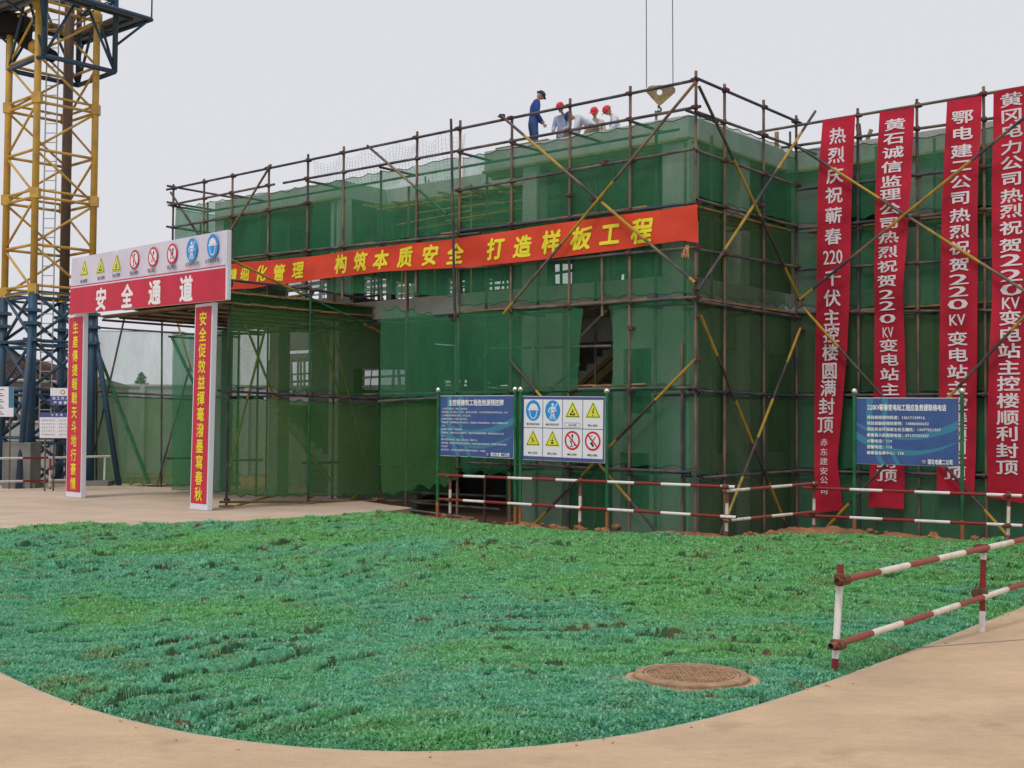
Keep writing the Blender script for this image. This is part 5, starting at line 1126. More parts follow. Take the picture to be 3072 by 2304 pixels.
# ================================================================== RED AND WHITE TUBE FENCES
def fence(label, posts, rails_, zg, post_mats=('red_paint_worn', 'dusty_white'), group='red and white tube barriers', r=.030, band=.62, cs=1.):
    b0 = posts[0]; r_ = empty('tube_barrier', b0[0], label, 'barrier', group)
    for base_, top, pb in posts:
        if pb is None: banded('post', yz(base_, -.25), top, r_, post_mats, .5, .45, r)
        else: banded('post', base_, top, r_, pb[1], 0, 0, r, edges=pb[0])
    for (p0, p1, ph, mats) in rails_: banded('rail', p0, p1, r_, mats, band, ph, r*.95)
    return r_
RW = ('red_paint', 'white_paint'); WR = RW[::-1]
def seg(pxL, pxR, zg=.10):
    a_, c = G(*pxL, zg), G(*pxR, zg); n_ = nrm(np.array([(c-a_)[1], -(c-a_)[0], 0])); return lambda x, y, w=0: pl(x, y, a_+n_*w, n_)
F1 = seg((1350, 1553), (2176, 1610)); F2 = seg((2176, 1610), (2442, 1590)); F3 = seg((2442, 1590), (3022, 1622))
pf = lambda f, x0, yb, x1, yt: (f(x0, yb), f(x1, yt), None)
def couple_all(root, pts, d, s=.85):
    for p in pts: coupler(p, d, root, 'rust', s)
D1 = nrm(F1(2176, 1500)-F1(1350, 1500)); D2 = nrm(F2(2441, 1500)-F2(2178, 1500)); D3 = nrm(F3(3022, 1500)-F3(2442, 1500))
f1 = fence('red and white tube barrier in front of the two sign boards', [pf(F1, 1350, 1553, 1351, 1422), pf(F1, 1738, 1592, 1742, 1433), pf(F1, 2178, 1614, 2182, 1452)],
      [(F1(1315, 1425, .05), F1(2206, 1461, .05), .74, RW), (F1(1318, 1497, .05), F1(2209, 1552, .05), .70, RW)], .1)
couple_all(f1, [F1(1351, 1428, .03), F1(1742, 1443, .03), F1(2181, 1460, .03), F1(1351, 1499, .03), F1(1740, 1526, .03), F1(2180, 1550, .03)], D1)
f2 = fence('short red and white tube barrier turning back at the scaffold corner', [pf(F2, 2440, 1594, 2443, 1445)],
      [(F2(2164, 1474.5, .07), F2(2444, 1450, .07), .12, ('red_paint_worn', 'dusty_white')), (F2(2166, 1563, .07), F2(2440, 1536, .07), .12, ('red_paint_worn', 'dusty_white'))], .1)
couple_all(f2, [F2(2181, 1473, .03), F2(2441, 1451, .03), F2(2181, 1561, .03), F2(2440, 1537, .03)], D2)
f3 = fence('red and white tube barrier below the telephone board', [pf(F3, 3022, 1624, 3027, 1474), (F3(3290, 1640), F3(3292, 1485), None)],
      [(F3(2411, 1463, .05), F3(3300, 1496, .05), .92, RW), (F3(2411, 1546, .05), F3(3300, 1588, .05), .92, RW)], .1)
couple_all(f3, [F3(2443, 1465, .03), F3(3026, 1486, .03), F3(2442, 1548, .03), F3(3025, 1576, .03)], D3)
NB0, NB1 = G(2503, 2015, .03), G(2946, 1891, .05); ND = nrm((NB1-NB0)*[1, 1, 0]); NN = np.array([ND[1], -ND[0], 0])
PN = lambda x, y, w=0: pl(x, y, NB0+NN*w, NN)
zb, zt = PN(2503, 2018)[2], PN(2522, 1694)[2]; H1 = zt-zb
def postn(xb, yb, xt, yt, cuts, mats): 
    p, q = PN(xb, yb), PN(xt, yt); L = np.linalg.norm(q-p); return (p, q, ([0]+[c*L for c in cuts]+[L], mats))
f4 = fence('near red and white tube barrier standing on the lawn edge at the right', [postn(2503, 2024, 2522, 1693, (.145, .80), RW), postn(2946, 1896, 2951, 1634, (.24, .83, ), WR), (PN(3320, 1785), PN(3330, 1555), ([0, .2, .7, .9], RW))],
      [(PN(2512, 1743.5, .06), PN(3330, 1560, .06), .70, ('red_paint_worn', 'dusty_white')), (PN(2492, 1939.5, .06), PN(3330, 1668, .06), .68, ('red_paint_worn', 'dusty_white'))], 0, r=.029, band=.56)
for (x, y) in ((2519, 1738), (2950, 1645), (2507, 1934), (2948, 1780)): coupler(PN(x, y, .03), ND, f4, 'rust', .95)
banded('post', PN(2946.5, 1810), PN(2949.5, 1712), f4, ('red_paint', 'red_paint'), 0, 0, .0295, edges=[0, .3])
L0, L1 = G(-60, 1479, .12), G(240, 1466, .12); LD_ = nrm(L1-L0); LN = np.array([LD_[1], -LD_[0], 0]); PL_ = lambda x, y, w=0: pl(x, y, L0+LN*w, LN)
f5 = fence('distant red and white tube barrier below the crane', [(PL_(-40, 1480), PL_(-38, 1368), None), (PL_(150, 1470), PL_(151, 1366), None)],
      [(PL_(-60, 1376, .05), PL_(215, 1372, .05), .5, RW), (PL_(-60, 1446, .05), PL_(215, 1440, .05), .5, RW)], 0, r=.034, band=.85)
f6 = empty('white_rail', PL_(310, 1440), 'low white tube rail seen through the gate', 'barrier')
pipe('rail', PL_(230, 1371, .3), PL_(330, 1369, .3), f6, 'white_paint', .035); pipe('post', PL_(313, 1440, .3), PL_(315, 1368, .3), f6, 'white_paint', .035); pipe('post', PL_(252, 1440, .3), PL_(252, 1368, .3), f6, 'white_paint', .035)

# ================================================================== TOWER CRANE
CD = 39.0; cc = E0+ray(137, 1279)*CD; cc = yz(cc, 0)
def rotc(r_, ang): return [np.array([r_*math.cos(ang+k*math.pi/2), r_*math.sin(ang+k*math.pi/2), 0]) for k in range(4)]
fr_ang = math.atan2(-123, -41)+math.atan(.374)
CR = rotc(130*CD/FPX, fr_ang)           # front, right, back, left
cr = empty('tower_crane', cc, 'tall lattice tower crane mast with yellow upper and dark blue lower part', 'tower crane')
def cz(y): return EYE+CD*(1279-y)/FPX
def leg(name, p0, p1, r_, mt): b = MB(); b.tube(p0, p1, r_, mt, 10); return b.build(name, cr, smooth=True)
lean_c = nrm(np.array([0.0, 0, 1]))
zy0, ztopm = 6.05, 19.0
for k, c in enumerate(CR):
    leg('mast_leg', cc+c+Z*zy0, cc+c+Z*ztopm, .105, 'crane_yellow'); leg('base_leg', cc+c*1.02+Z*-.1, cc+c*1.02+Z*zy0, .135, 'crane_blue')
levels = [zy0+1.46*i for i in range(0, 9)]
for i, z in enumerate(levels):
    for k in range(4):
        a_, c = CR[k], CR[(k+1) % 4]
        if z < ztopm:
            leg('mast_strut', cc+a_+Z*z, cc+c+Z*z, .045, 'crane_yellow')
            if i % 2 == 0: leg('mast_strut', cc+a_+Z*(z+.22), cc+c+Z*(z+.22), .04, 'crane_yellow')
            if z+1.46 < ztopm:
                p, q = (a_, c) if i % 2 == 0 else (c, a_); leg('mast_brace', cc+p+Z*(z+1.42), cc+q+Z*(z+.05), .038, 'crane_yellow')
    if i % 2 == 0:
        for k in range(4): b = MB(); b.box(cc+CR[k]+Z*(z+.1), nrm(CR[k])*.13, np.cross(nrm(CR[k]), Z)*.13, Z*.16, 'crane_yellow'); b.build('mast_joint', cr)
for i in range(4):
    z0, z1 = .2+i*1.48, .2+(i+1)*1.48-.05
    for k in range(4):
        a_, c = CR[k], CR[(k+1) % 4]; leg('base_strut', cc+a_+Z*z1, cc+c+Z*z1, .05, 'crane_blue'); leg('base_strut', cc+a_+Z*(z1-.16), cc+c+Z*(z1-.16), .04, 'crane_blue')
        leg('base_brace', cc+a_+Z*z0, cc+c+Z*z1, .05, 'crane_blue'); leg('base_brace', cc+c+Z*z0, cc+a_+Z*z1, .05, 'crane_blue')
for k in range(4):
    c = CR[k]; leg('splay_leg', cc+c+Z*5.6, cc+c*1.7+Z*.1, .085, 'crane_blue')
    for z in (4.6, 5.1, 5.5):
        b = MB(); b.box(cc+c*1.02+Z*z, nrm(c)*.2, np.cross(nrm(c), Z)*.2, Z*.05, 'crane_blue'); b.build('flange', cr)
    b = MB(); b.box(cc+c*1.2+Z*.1, nrm(c)*.45, np.cross(nrm(c), Z)*.4, Z*.2, 'concrete_dark'); b.build('footing', cr)
# inner column and ladder
icol = cc+CR[2]*.45+CR[1]*.22
leg('inner_column', icol+Z*zy0, icol+Z*ztopm, .15, 'crane_steel')
lc = cc+CR[1]*.02+CR[0]*.10; lx = nrm(CR[1]-CR[0])
lx = nrm(np.array([1, -.1, 0])); b = MB()
for s_ in (-.19, .19): b.tube(lc+lx*s_+Z*.3, lc+lx*s_+Z*ztopm, .022, 'ladder', 6)
z = .4
while z < ztopm: b.tube(lc-lx*.19+Z*z, lc+lx*.19+Z*z, .016, 'ladder', 5); z += .30
lad = b.build('ladder', cr)
# climbing frame and platform
CF = rotc(159*CD/FPX, fr_ang); zc = cz(204); cfc = cc+np.array([.28, 0, 0])
for k in range(4):
    a_, c = CF[k], CF[(k+1) % 4]; leg('frame_post', cfc+a_+Z*zc, cfc+a_+Z*19, .085, 'crane_blue')
    for z in (zc, zc+2.25, zc+2.6, zc+4.6): leg('frame_beam', cfc+a_+Z*z, cfc+c+Z*z, .075 if z == zc else .055, 'crane_blue')
    leg('frame_brace', cfc+a_+Z*zc, cfc+(a_+c)/2+Z*(zc+2.25), .045, 'crane_blue'); leg('frame_brace', cfc+c+Z*zc, cfc+(a_+c)/2+Z*(zc+2.25), .045, 'crane_blue')
    leg('frame_brace', cfc+a_+Z*(zc+4.6), cfc+(a_+c)/2+Z*(zc+2.5), .045, 'crane_blue'); leg('frame_brace', cfc+c+Z*(zc+4.6), cfc+(a_+c)/2+Z*(zc+2.5), .045, 'crane_blue')
PLF = rotc(2.75, fr_ang+.06); zp = cz(36)
mat('deck_mesh', (.30, .31, .32), .8, (.22, .23, .24), 30, coord='World')
for k in range(4):
    a_, c = PLF[k], PLF[(k+1) % 4]; leg('platform_beam', cfc+a_+Z*zp, cfc+c+Z*zp, .07, 'crane_blue')
    leg('platform_beam', cfc+a_*.78+Z*(zp-.02), cfc+c*.78+Z*(zp-.02), .045, 'crane_blue'); leg('platform_stay', cfc+a_*.98+Z*zp, cfc+CF[k]*1.02+Z*(zp-.9), .04, 'crane_blue')
    leg('platform_stay', cfc+(a_+c)/2+Z*zp, cfc+(CF[k]+CF[(k+1) % 4])/2+Z*(zp-.25), .04, 'crane_blue')
    leg('guard_rail', cfc+a_+Z*(zp+1.1), cfc+c+Z*(zp+1.1), .025, 'crane_blue'); leg('guard_post', cfc+a_+Z*zp, cfc+a_+Z*(zp+1.1), .025, 'crane_blue')
    i0, i1 = CF[k]*1.03, CF[(k+1) % 4]*1.03; b = MB(); b.prism([cfc+a_+Z*(zp+.04), cfc+c+Z*(zp+.04), cfc+i1+Z*(zp+.04), cfc+i0+Z*(zp+.04)], Z*.03, 'deck_mesh'); b.build('deck', cr)
b = MB(); p, q = cfc+CF[3]*.75+Z*(zc+.95), cfc+CF[0]*.55+Z*(zc+.2); b.tube(p, q, .20, 'black', 12); b.tube(p*.6+q*.4, p*.4+q*.6, .215, 'crane_yellow', 12); b.build('hydraulic_ram', cr, smooth=True)
b = MB(); b.box(cfc+CF[3]*.95+Z*(zp-.35), nrm(CF[3])*.5, np.cross(nrm(CF[3]), Z)*.4, Z*.3, 'black'); b.build('winch_box', cr)

# ================================================================== HOOK BLOCK OVER THE ROOF
hkD = 27.2
def PH(x, y, dd=0): return E0+ray(x, y)*((hkD+dd))
hk = empty('crane_hook', PH(1980, 318), 'yellow crane hook block hanging on two steel ropes above the roof', 'crane hook')
ol = [(1934, 271.5), (1948.5, 257), (2015, 254), (2026, 266), (2026, 277), (1981.5, 317.5), (1974, 315.5)]
hc, hr = (1978.7, 277), 8.2
def plate(dd, mt, nm, o_=0, sc_=1.):
    b = MB(); N_ = 28; outer = []
    per = [np.array(p, float) for p in ol]; c0 = np.array(hc)
    def outer_at(t):
        d = np.array([math.cos(t), math.sin(t)]); best = 1e9
        for i in range(len(per)):
            p, q = per[i]-c0, per[(i+1) % len(per)]-c0; e = q-p; den = d[0]*e[1]-d[1]*e[0]
            if abs(den) < 1e-9: continue
            s_ = (p[0]*e[1]-p[1]*e[0])/den; u = (p[0]*d[1]-p[1]*d[0])/den
            if s_ > 0 and -1e-6 <= u <= 1+1e-6: best = min(best, s_)
        return c0+d*best*sc_
    ts = np.linspace(0, 2*math.pi, N_, endpoint=False); f_, k_ = dd, dd+.03
    vs = [PH(*outer_at(t), f_) for t in ts]+[PH(*(c0+hr*np.array([math.cos(t), math.sin(t)])), f_) for t in ts]+[PH(*outer_at(t), k_) for t in ts]+[PH(*(c0+hr*np.array([math.cos(t), math.sin(t)])), k_) for t in ts]
    fs = []
    for i in range(N_):
        j = (i+1) % N_; fs += [(i, j, N_+j, N_+i), (2*N_+i, 3*N_+i, 3*N_+j, 2*N_+j), (i, 2*N_+i, 2*N_+j, j), (N_+i, N_+j, 3*N_+j, 3*N_+i)]
    b.add(vs, fs, mt); return b.build(nm, hk)
mat('hook_yellow', (.42, .31, .08), .6, (.16, .13, .10), 4, coord='World', lo=.4, hi=.65)
plate(-.08, 'hook_yellow', 'side_plate'); plate(.10, 'hook_yellow', 'side_plate'); plate(.02, 'crane_steel', 'sheave_housing', sc_=.93)
for x in (1939.5, 2019): b = MB(); b.tube(PH(x, 262), PH(x-1 if x < 1980 else x-2, -120), .011, 'steel_cable', 6); b.build('rope', hk)
b = MB(); b.tube(PH(1976, 316), PH(1977, 325), .03, 'crane_steel', 8); ang = np.linspace(-1.9, 2.6, 12); b.path([PH(1978+5.5*math.cos(t), 329+6*math.sin(t)) for t in ang], .022, 'crane_steel', 6); b.build('hook', hk)
cn = MB()
for s_ in (0, 1):
    for k in range(9):
        y = 337+k*9.5; x = 1968+(2.5 if s_ else -1.5)+math.sin(k*.7+s_*2)*.8
        pts = [PH(x+1.6*math.cos(t), y+5.2*math.sin(t), .04*(k % 2)) for t in np.linspace(0, 2*math.pi, 9)]; cn.path(pts, .009, 'steel_cable', 5)
cn.path([PH(1976, 330), PH(1966, 337)], .012, 'steel_cable', 5); cn.path([PH(1980, 332), PH(1972, 340)], .012, 'steel_cable', 5)
tag(cn.build('lifting_chain'), 'slack steel chain sling hanging from the crane hook', 'chain')

# ================================================================== FAR LEFT BACKGROUND
bw = empty('boundary_wall', (-30, 62, -.3), 'long grey site wall far behind the crane', 'wall')
b = MB(); zt_ = EYE+62*(1277-1158)/FPX; b.box((-22, 62, (zt_-.3)/2), np.array([32, -2.0, 0]), np.array([.1, .2, 0]), Z*(zt_+.3)/2, 'far_wall'); b.build('wall_panel', bw)
for x in np.arange(-52, 10, 2.6): b = MB(); t_ = (x+22)/32; b.box((x, 62-2.0*t_-.3, (zt_-.3)/2), np.array([.12, 0, 0]), np.array([0, .12, 0]), Z*((zt_+.3)/2+.05), 'far_wall'); b.build('pier', bw)
b = MB(); b.box((-22, 62, zt_+.05), np.array([32, -2.0, 0]), np.array([.15, .3, 0]), Z*.05, 'concrete'); b.build('coping', bw)
hb_ = empty('site_house', (-17.5, 52, -.3), 'grey walled house with dark brown tiled roof behind the crane', 'house')
def PX(x, y, d): return E0+ray(x, y)*d
hd = 50.
b = MB(); a0, a1 = PX(-120, 1146, hd), PX(248, 1146, hd); zh = a0[2]; b.box(((a0+a1)/2)*[1, 1, 0]+Z*(zh-.3)/2+np.array([0, 3, 0]), np.array([(a1-a0)[0]/2, 0, 0]), np.array([0, 3, 0]), Z*(zh+.3)/2, 'far_wall'); b.build('wall', hb_)
e0, e1, pk0, pk1 = PX(-140, 1132, hd-.6), PX(262, 1150, hd-.6), PX(-60, 1040, hd+3), PX(30, 1054, hd+3)
b = MB(); bk = np.array([0, 7.2, 0]); b.add([e0, e1, pk1, pk0, e0+bk, e1+bk], [(0, 1, 2, 3), (1, 5, 2), (5, 4, 3, 2), (4, 0, 3), (0, 4, 5, 1)], 'roof_tile'); rf = b.build('roof', hb_)
for k in range(26):
    s_ = k/25; b = MB(); b.tube(e0+(e1-e0)*s_+Z*.03, pk0+(pk1-pk0)*s_+Z*.03, .035, 'roof_tile', 5); b.build('tile_row', rf)
b = MB(); b.tube(e0, e1, .07, 'concrete', 6); b.build('eaves_board', hb_)
for x in (20, 110, 180):
    p = PX(x, 1215, hd-.05); b = MB(); b.box(p, np.array([.55, 0, 0]), np.array([0, .06, 0]), Z*.7, 'sign_white'); f_ = b.build('window', hb_); b = MB(); b.box(p-np.array([0, .07, 0]), np.array([.48, 0, 0]), np.array([0, .02, 0]), Z*.62, 'black'); b.build('pane', f_)
# small boards hung on the crane base
def small_board(label, tl, br, d, face):
    TLp, BRp = PX(*tl, d), PX(*br, d); TRp, BLp = PX(br[0], tl[1], d), PX(tl[0], br[1], d); q = Quad(TLp, TRp, BRp, BLp)
    b = MB(); b.prism([BLp, BRp, TRp, TLp], -q.n*.03, 'sign_white'); o = b.build('notice_board'); tag(o, label, 'sign')
    for s_ in (.15, .85): bb = MB(); p = q(s_, 0); bb.tube(yz(p, .1)-q.n*.06, q(s_, .95)-q.n*.06, .025, 'crane_steel', 6); bb.build('post', o)
    pr = Print(q, .003); face(pr, q); pr.done('printing', o)
def fa(pr, q): pr.rect(0, 0, q.w, q.h, 'sign_white'); pr.up(); pr.rect(0, 0, q.w, q.h*.54, 'sign_navy'); pr.text('非工作人员', q.w*.06, q.h*.40, q.h*.19, 'ink_white', q.w*.88, .03); pr.text('严禁攀登', q.w*.10, q.h*.15, q.h*.19, 'ink_white', q.w*.8, .03); pr.up(); pr.disc(q.w*.5, q.h*.76, q.h*.13, 'logo_red'); pr.up(); pr.disc(q.w*.5, q.h*.76, q.h*.09, 'sign_white')
def fb(pr, q):
    pr.rect(0, 0, q.w, q.h, 'sign_white'); pr.up(); pr.rect(0, q.h*.82, q.w, q.h, 'sign_navy'); pr.text('十不吊', q.w*.3, q.h*.91, q.h*.11, 'ink_white', q.w*.4, .03)
    for i in range(5):
        for c in range(2): pr.text(['指挥信号不明不吊', '超负荷不吊', '斜拉斜挂不吊', '吊物上站人不吊', '埋在地下不吊', '捆绑不牢不吊', '光线不清不吊', '棱角不垫不吊', '安全装置失灵不吊', '六级以上大风不吊'][i*2+c], q.w*(.05+.5*c), q.h*(.70-.14*i), q.h*.055, 'ink_grey', q.w*.40, .01)
def fc(pr, q):
    pr.rect(0, 0, q.w*.80, q.h, 'sign_white'); pr.rect(q.w*.80, q.h*.3, q.w, q.h, 'sign_teal'); pr.up()
    for i in range(13): pr.rect(q.w*.06, q.h*(.07+.068*i), q.w*(.60-.08*(i % 3)), q.h*(.10+.068*i), 'ink_grey')
small_board('small white and navy notice board half hidden by the left gate column', (151, 1164), (226, 1216), 35.5, fa)
small_board('pale notice board with navy heading below the small navy one', (119, 1238), (222, 1314), 35.2, fb)
small_board('white and light blue notice board at the left edge under the crane', (-30, 1160), (40, 1250), 36.5, fc)
# concrete block and bin by the crane foot
b = MB(); p = PX(65, 1400, 37.2); b.box(p*[1, 1, 0]+Z*.75, np.array([.42, 0, 0]), np.array([0, .42, 0]), Z*.75, 'concrete_dark'); o = b.build('concrete_block', bevel=.02); tag(o, 'upright grey concrete block at the foot of the crane', 'concrete block')
# shrub tree beyond the wall, seen through the passage net
def tree(label, x, ytop, ybot, d, w_):
    t_ = empty('conifer_tree', PX(x, 1280, d)*[1, 1, 0], label, 'tree'); b = MB(); base_ = PX(x, 1270, d); top = PX(x, ytop, d); b.tube(yz(base_, -.3), top, .12, 'bark', 6, .03); b.build('trunk', t_)
    b = MB(); z0 = PX(x, ybot, d)[2]; r2 = random.Random(x)
    for k in range(700):
        t = r2.random()**.8; z = z0+(top[2]-z0)*t; rad = w_*(1-t)**.7*math.sqrt(r2.random()); a_ = r2.random()*6.28; c = np.array([base_[0]+rad*math.cos(a_), base_[1]+rad*math.sin(a_), z]); e = np.array([r2.uniform(-1, 1), r2.uniform(-1, 1), r2.uniform(-.6, .6)])*.16; g_ = np.array([r2.uniform(-1, 1), r2.uniform(-1, 1), r2.uniform(-1, 1)])*.10
        b.poly([c-e, c+g_, c+e], 'leaf')
    b.build('crown', t_)
tree('small dark conifer standing beyond the site wall, seen through the gate', 422, 1118, 1240, 75, 1.0)
tree('low green shrub tree beyond the house, left of the red gate', 190, 1135, 1240, 58, 1.1)
# ================================================================== WORKERS ON THE ROOF
def person(label, loc, face_yaw, J, shirt, trouser, helmet, capm=None, scale=1., hand=True):
    """J: joint positions in a body frame (x right, y forward, z up); one skinned surface for the body"""
    R_ = Matrix.Rotation(face_yaw, 3, 'Z'); base_ = Vector(tuple(loc))
    r_ = empty('person', loc, label, 'person')
    W_ = lambda p: Vector(tuple(base_ + (R_ @ (Vector(p)*scale))))
    bones = []; verts = []; radii = []; idx = {}; edges = []; bm_mat = []
    def add(nm, r): 
        if nm not in idx: idx[nm] = len(verts); verts.append(W_(J[nm])); radii.append(r*scale)
        return idx[nm]
    chain = [(('pelvis', .155), ('waist', .150), shirt), (('waist', .150), ('chest', .185), shirt), (('chest', .185), ('neck', .062), shirt), (('neck', .06), ('head0', .06), 'skin')]
    for s in 'lr':
        chain += [(('pelvis', .155), (s+'hip', .12), trouser), ((s+'hip', .12), (s+'knee', .085), trouser), ((s+'knee', .085), (s+'ankle', .065), trouser), ((s+'ankle', .05), (s+'toe', .04), 'hair'),
                  (('chest', .185), (s+'sho', .085), shirt), ((s+'sho', .085), (s+'elb', .064), shirt), ((s+'elb', .064), (s+'wri', .045), shirt), ((s+'wri', .034), (s+'palm', .036), 'skin')]
    for (a_, ra), (c, rc), mt_ in chain:
        i, j = add(a_, ra), add(c, rc); edges.append((i, j)); bones.append((i, j, mt_))
    me = bpy.data.meshes.new('body'); me.from_pydata(verts, edges, []); o = bpy.data.objects.new('tmp', me); COL.objects.link(o)
    sk = o.modifiers.new('s', 'SKIN'); sk.use_smooth_shade = True
    for i, r in enumerate(radii): me.skin_vertices[0].data[i].radius = (r, r*.82 if i in (idx['chest'], idx['waist'], idx['pelvis']) else r)
    me.skin_vertices[0].data[idx['pelvis']].use_root = True
    sb = o.modifiers.new('b', 'SUBSURF'); sb.levels = 1; sb.render_levels = 1
    dg = bpy.context.evaluated_depsgraph_get(); dg.update(); m2 = bpy.data.meshes.new_from_object(o.evaluated_get(dg)); bpy.data.objects.remove(o)
    m2.name = 'body'; names = list(dict.fromkeys(b[2] for b in bones)); m2.materials.clear()
    for nm in names: m2.materials.append(M[nm])
    for p in m2.polygons:
        c = p.center; best = (1e9, 0)
        for i, j, mt_ in bones:
            a_, q = verts[i], verts[j]; e = q-a_; t = max(0, min(1, (c-a_).dot(e)/e.length_squared)); d = (c-(a_+e*t)).length-(radii[i]*(1-t)+radii[j]*t)
            if d < best[0]: best = (d, names.index(mt_))
        p.material_index = best[1]; p.use_smooth = True
    link('body', m2, r_)
    # head: shaped surface with nose, brow and chin, on its own tilt
    hc_ = W_(J['head']); fwd = (R_ @ Vector(J['look'])).normalized(); up = Vector((0, 0, 1)); up = (up-fwd*up.dot(fwd)).normalized(); rt = fwd.cross(up)
    HM = Matrix((rt, fwd, up)).transposed(); hp_ = lambda x, y, z: hc_+HM @ (Vector((x, y, z))*scale)
    bm = bmesh.new(); bmesh.ops.create_uvsphere(bm, u_segments=20, v_segments=14, radius=1)
    for v in bm.verts:
        x, y, z = v.co; k = 1-.22*max(0, -z-.1); X_ = .078*x*k; Y_ = .098*y*(1-.1*max(0, -z)); Z_ = .118*z
        if y > .75 and -.35 < z < .12 and abs(x) < .25: Y_ += .022*(1-abs(x)*3)
        if y > .6 and -.9 < z < -.6: Y_ += .012
        v.co = hp_(X_, Y_, Z_)
    for s_ in (-1, 1):
        m_ = Matrix.Translation(hp_(s_*.080, -.005, -.01)) @ HM.to_4x4() @ Matrix.Diagonal((.014*scale, .022*scale, .034*scale, 1)); bmesh.ops.create_icosphere(bm, subdivisions=1, radius=1, matrix=m_)
    hm = bpy.data.meshes.new('head'); bm.to_mesh(hm); bm.free(); hm.materials.append(M['skin']); hm.polygons.foreach_set('use_smooth', [True]*len(hm.polygons)); link('head', hm, r_)
    b = MB()
    for s_ in (-1, 1): b.box(hp_(s_*.032, .090, .012), HM @ Vector((.011, 0, 0))*scale, HM @ Vector((0, .006, 0))*scale, HM @ Vector((0, 0, .005))*scale, 'hair')
    b.box(hp_(0, .094, -.055), HM @ Vector((.02, 0, 0))*scale, HM @ Vector((0, .005, 0))*scale, HM @ Vector((0, 0, .004))*scale, 'mud_stain'); b.build('face', r_)
    def dome(nm, rx, ry, rz, z0, cut, mt_, brim=0, thick=0):
        bm = bmesh.new(); bmesh.ops.create_uvsphere(bm, u_segments=24, v_segments=14, radius=1)
        bmesh.ops.delete(bm, geom=[v for v in bm.verts if v.co.z < cut], context='VERTS')
        for v in bm.verts: 
            rg = 1+.03*math.cos(6*math.atan2(v.co.y, v.co.x)) if brim and v.co.z > .3 else 1
            v.co = hp_(v.co.x*rx*rg, v.co.y*ry*rg-.004, z0+v.co.z*rz)
        m_ = bpy.data.meshes.new(nm); bm.to_mesh(m_); bm.free(); m_.materials.append(M[mt_]); m_.polygons.foreach_set('use_smooth', [True]*len(m_.polygons)); o_ = link(nm, m_, r_)
        if brim:
            bb = MB(); n_ = 24; vs = []
            for rr_, zz in ((1.0, cut*rz), (1.16, cut*rz-.014), (1.16, cut*rz-.02), (.98, cut*rz-.008)):
                for i in range(n_):
                    t = 2*math.pi*i/n_; f_ = 1+(.35*brim*max(0, math.sin(t))**2 if rr_ > 1 else 0); vs.append(hp_(rx*rr_*f_*math.cos(t)*(.98 if rr_ > 1 else 1), ry*rr_*f_*math.sin(t)-.004, z0+zz))
            bb.add(vs, [(k*n_+i, k*n_+(i+1) % n_, (k+1)*n_+(i+1) % n_, (k+1)*n_+i) for k in range(3) for i in range(n_)], mt_); bb.build('brim', o_, smooth=True)
        return o_
    dome('hair', .083, .103, .118, .004, -.15, 'hair')
    if helmet: dome('helmet', .108, .128, .118, .035, 0.0, 'helmet_red', brim=1.)
    elif capm: dome('cap', .100, .118, .10, .030, 0.0, capm, brim=.6)
    # hands with five fingers
    for s in 'lr':
        pw, ww = Vector(J[s+'palm']), Vector(J[s+'wri']); d = (pw-ww).normalized(); sd_ = Vector((0, 1, 0)); sd_ = (sd_-d*sd_.dot(d)); sd_ = sd_.normalized() if sd_.length > .1 else Vector((1, 0, 0)); nn = d.cross(sd_); b = MB()
        for k, L in enumerate((.070, .080, .075, .060)):
            p0_ = pw+sd_*(.030-.02*k)+d*.02; p1_ = p0_+d*L*.55+nn*.006; p2_ = p1_+d*L*.4+nn*.022; b.tube(W_(p0_), W_(p1_), .009*scale, 'skin', 6, .008*scale); b.tube(W_(p1_), W_(p2_), .008*scale, 'skin', 6, .006*scale)
        p0_ = ww+d*.03+sd_*.03; b.tube(W_(p0_), W_(p0_+d*.035+sd_*.025), .010*scale, 'skin', 6, .008*scale); b.build('hand', r_, smooth=True)
    return r_
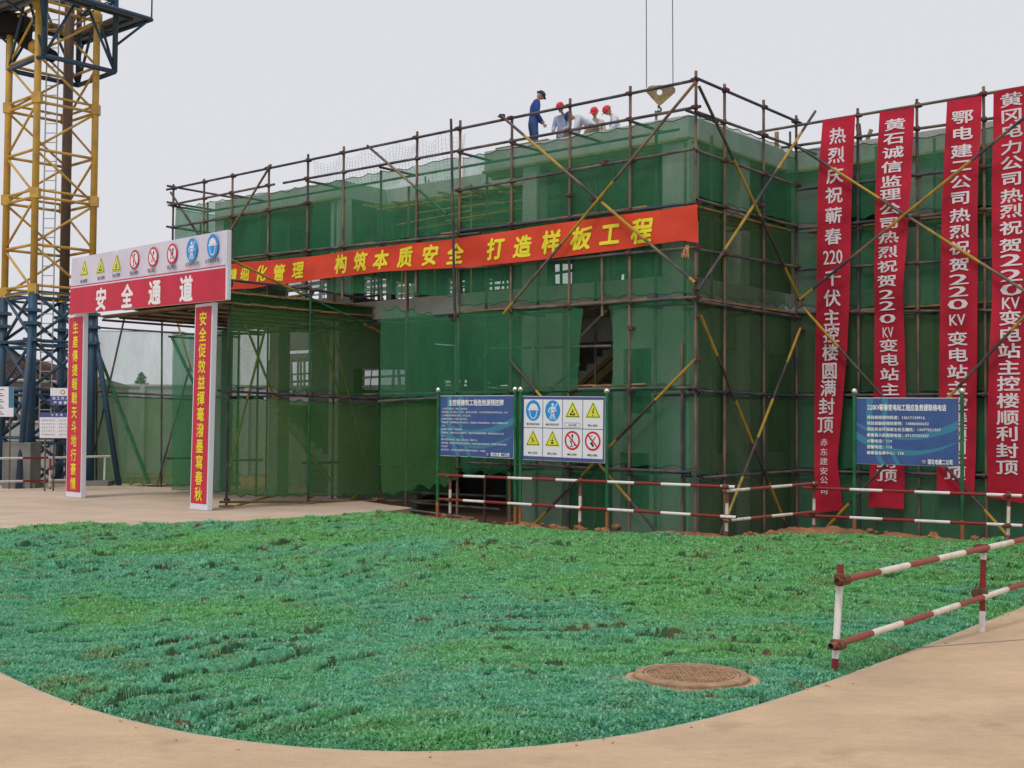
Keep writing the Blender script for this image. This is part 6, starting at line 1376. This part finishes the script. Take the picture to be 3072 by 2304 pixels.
def pose(bend=0., arms='down', look=(0, 1, -.4), headfwd=.02, knee=0., twist=0.):
    cb, sb_ = math.cos(bend), math.sin(bend); up = lambda h, y=0: (0, sb_*h+cb*y, .92-knee*.35+cb*h-sb_*y)
    J = {'pelvis': (0, 0, .92-knee*.35), 'waist': up(.16), 'chest': up(.38), 'neck': up(.52, .01), 'head0': up(.60, headfwd+.01)}
    hx = up(.69, headfwd+.04); J['head'] = hx; J['look'] = look
    for s, g in (('l', -1), ('r', 1)):
        J[s+'hip'] = (g*.10, 0, .86-knee*.35); J[s+'knee'] = (g*.12, .05+knee*.35, .48-knee*.05); J[s+'ankle'] = (g*.12, -.01, .09); J[s+'toe'] = (g*.14, .16, .04)
        sh = up(.44); J[s+'sho'] = (g*.19, sh[1], sh[2])
        if arms == 'down': e = (g*.25, sh[1]-.04, sh[2]-.29); w_ = (g*.24, sh[1]+.08, sh[2]-.53); p = (g*.235, sh[1]+.12, sh[2]-.61)
        elif arms == 'front': e = (g*.24, sh[1]+.04, sh[2]-.27); w_ = (g*.14, sh[1]+.25, sh[2]-.40); p = (g*.11, sh[1]+.32, sh[2]-.44)
        elif arms == 'reach': e = (g*.21, sh[1]+.06, sh[2]-.27); w_ = (g*.13, sh[1]+.16, sh[2]-.50); p = (g*.12, sh[1]+.18, sh[2]-.58)
        elif arms == 'mixed': e, w_, p = ((g*.25, sh[1]-.05, sh[2]-.28), (g*.20, sh[1]+.12, sh[2]-.48), (g*.18, sh[1]+.17, sh[2]-.55)) if g > 0 else ((g*.24, sh[1]+.03, sh[2]-.27), (g*.16, sh[1]+.20, sh[2]-.42), (g*.12, sh[1]+.25, sh[2]-.47))
        J[s+'elb'], J[s+'wri'], J[s+'palm'] = e, w_, p
    return J
RZ = 8.56
def on_roof(x, w): p = PA(x, 420, w); return yz(p, RZ)
# body y axis = facing; yaw 0 faces +Y (away from the camera)
person('standing worker in blue jacket and dark blue cap, looking down, leftmost on the roof', on_roof(1598, 2.2), math.radians(-75), pose(.16, 'mixed', (0, .8, -.65), .06), 'blue_cloth', 'blue_trousers', False, 'cap_blue', .95)
person('worker in pale blue shirt and red helmet, just left of the bending man', on_roof(1690, 3.8), math.radians(150), pose(.12, 'front', (0, .8, -.6), .05), 'blue_shirt', 'khaki', True, None, .96)
person('bending worker in white shirt reaching down between the red helmets', on_roof(1788, 3.0), math.radians(80), pose(1.12, 'reach', (0, .5, -.8), .02, .62), 'white_shirt', 'khaki', False, 'cap_blue', 1.0)
person('worker in cream shirt and red helmet facing the camera on the roof', on_roof(1786, 4.8), math.radians(165), pose(.10, 'down', (.15, .9, -.42), .03), 'cream_shirt', 'khaki', True, None, .98)
person('rightmost worker in white shirt and red helmet looking down to the left', on_roof(1856, 4.7), math.radians(95), pose(.30, 'front', (0, .75, -.65), .06), 'white_shirt', 'khaki', True, None, .96)
p = on_roof(1590, 1.9); b = MB(); b.box(p+Z*.10, A*.8, B*.35, Z*.09, 'khaki'); q = b.build('form_panel', bevel=.02); tag(q, 'low timber formwork panel lying on the roof by the workers', 'panel')
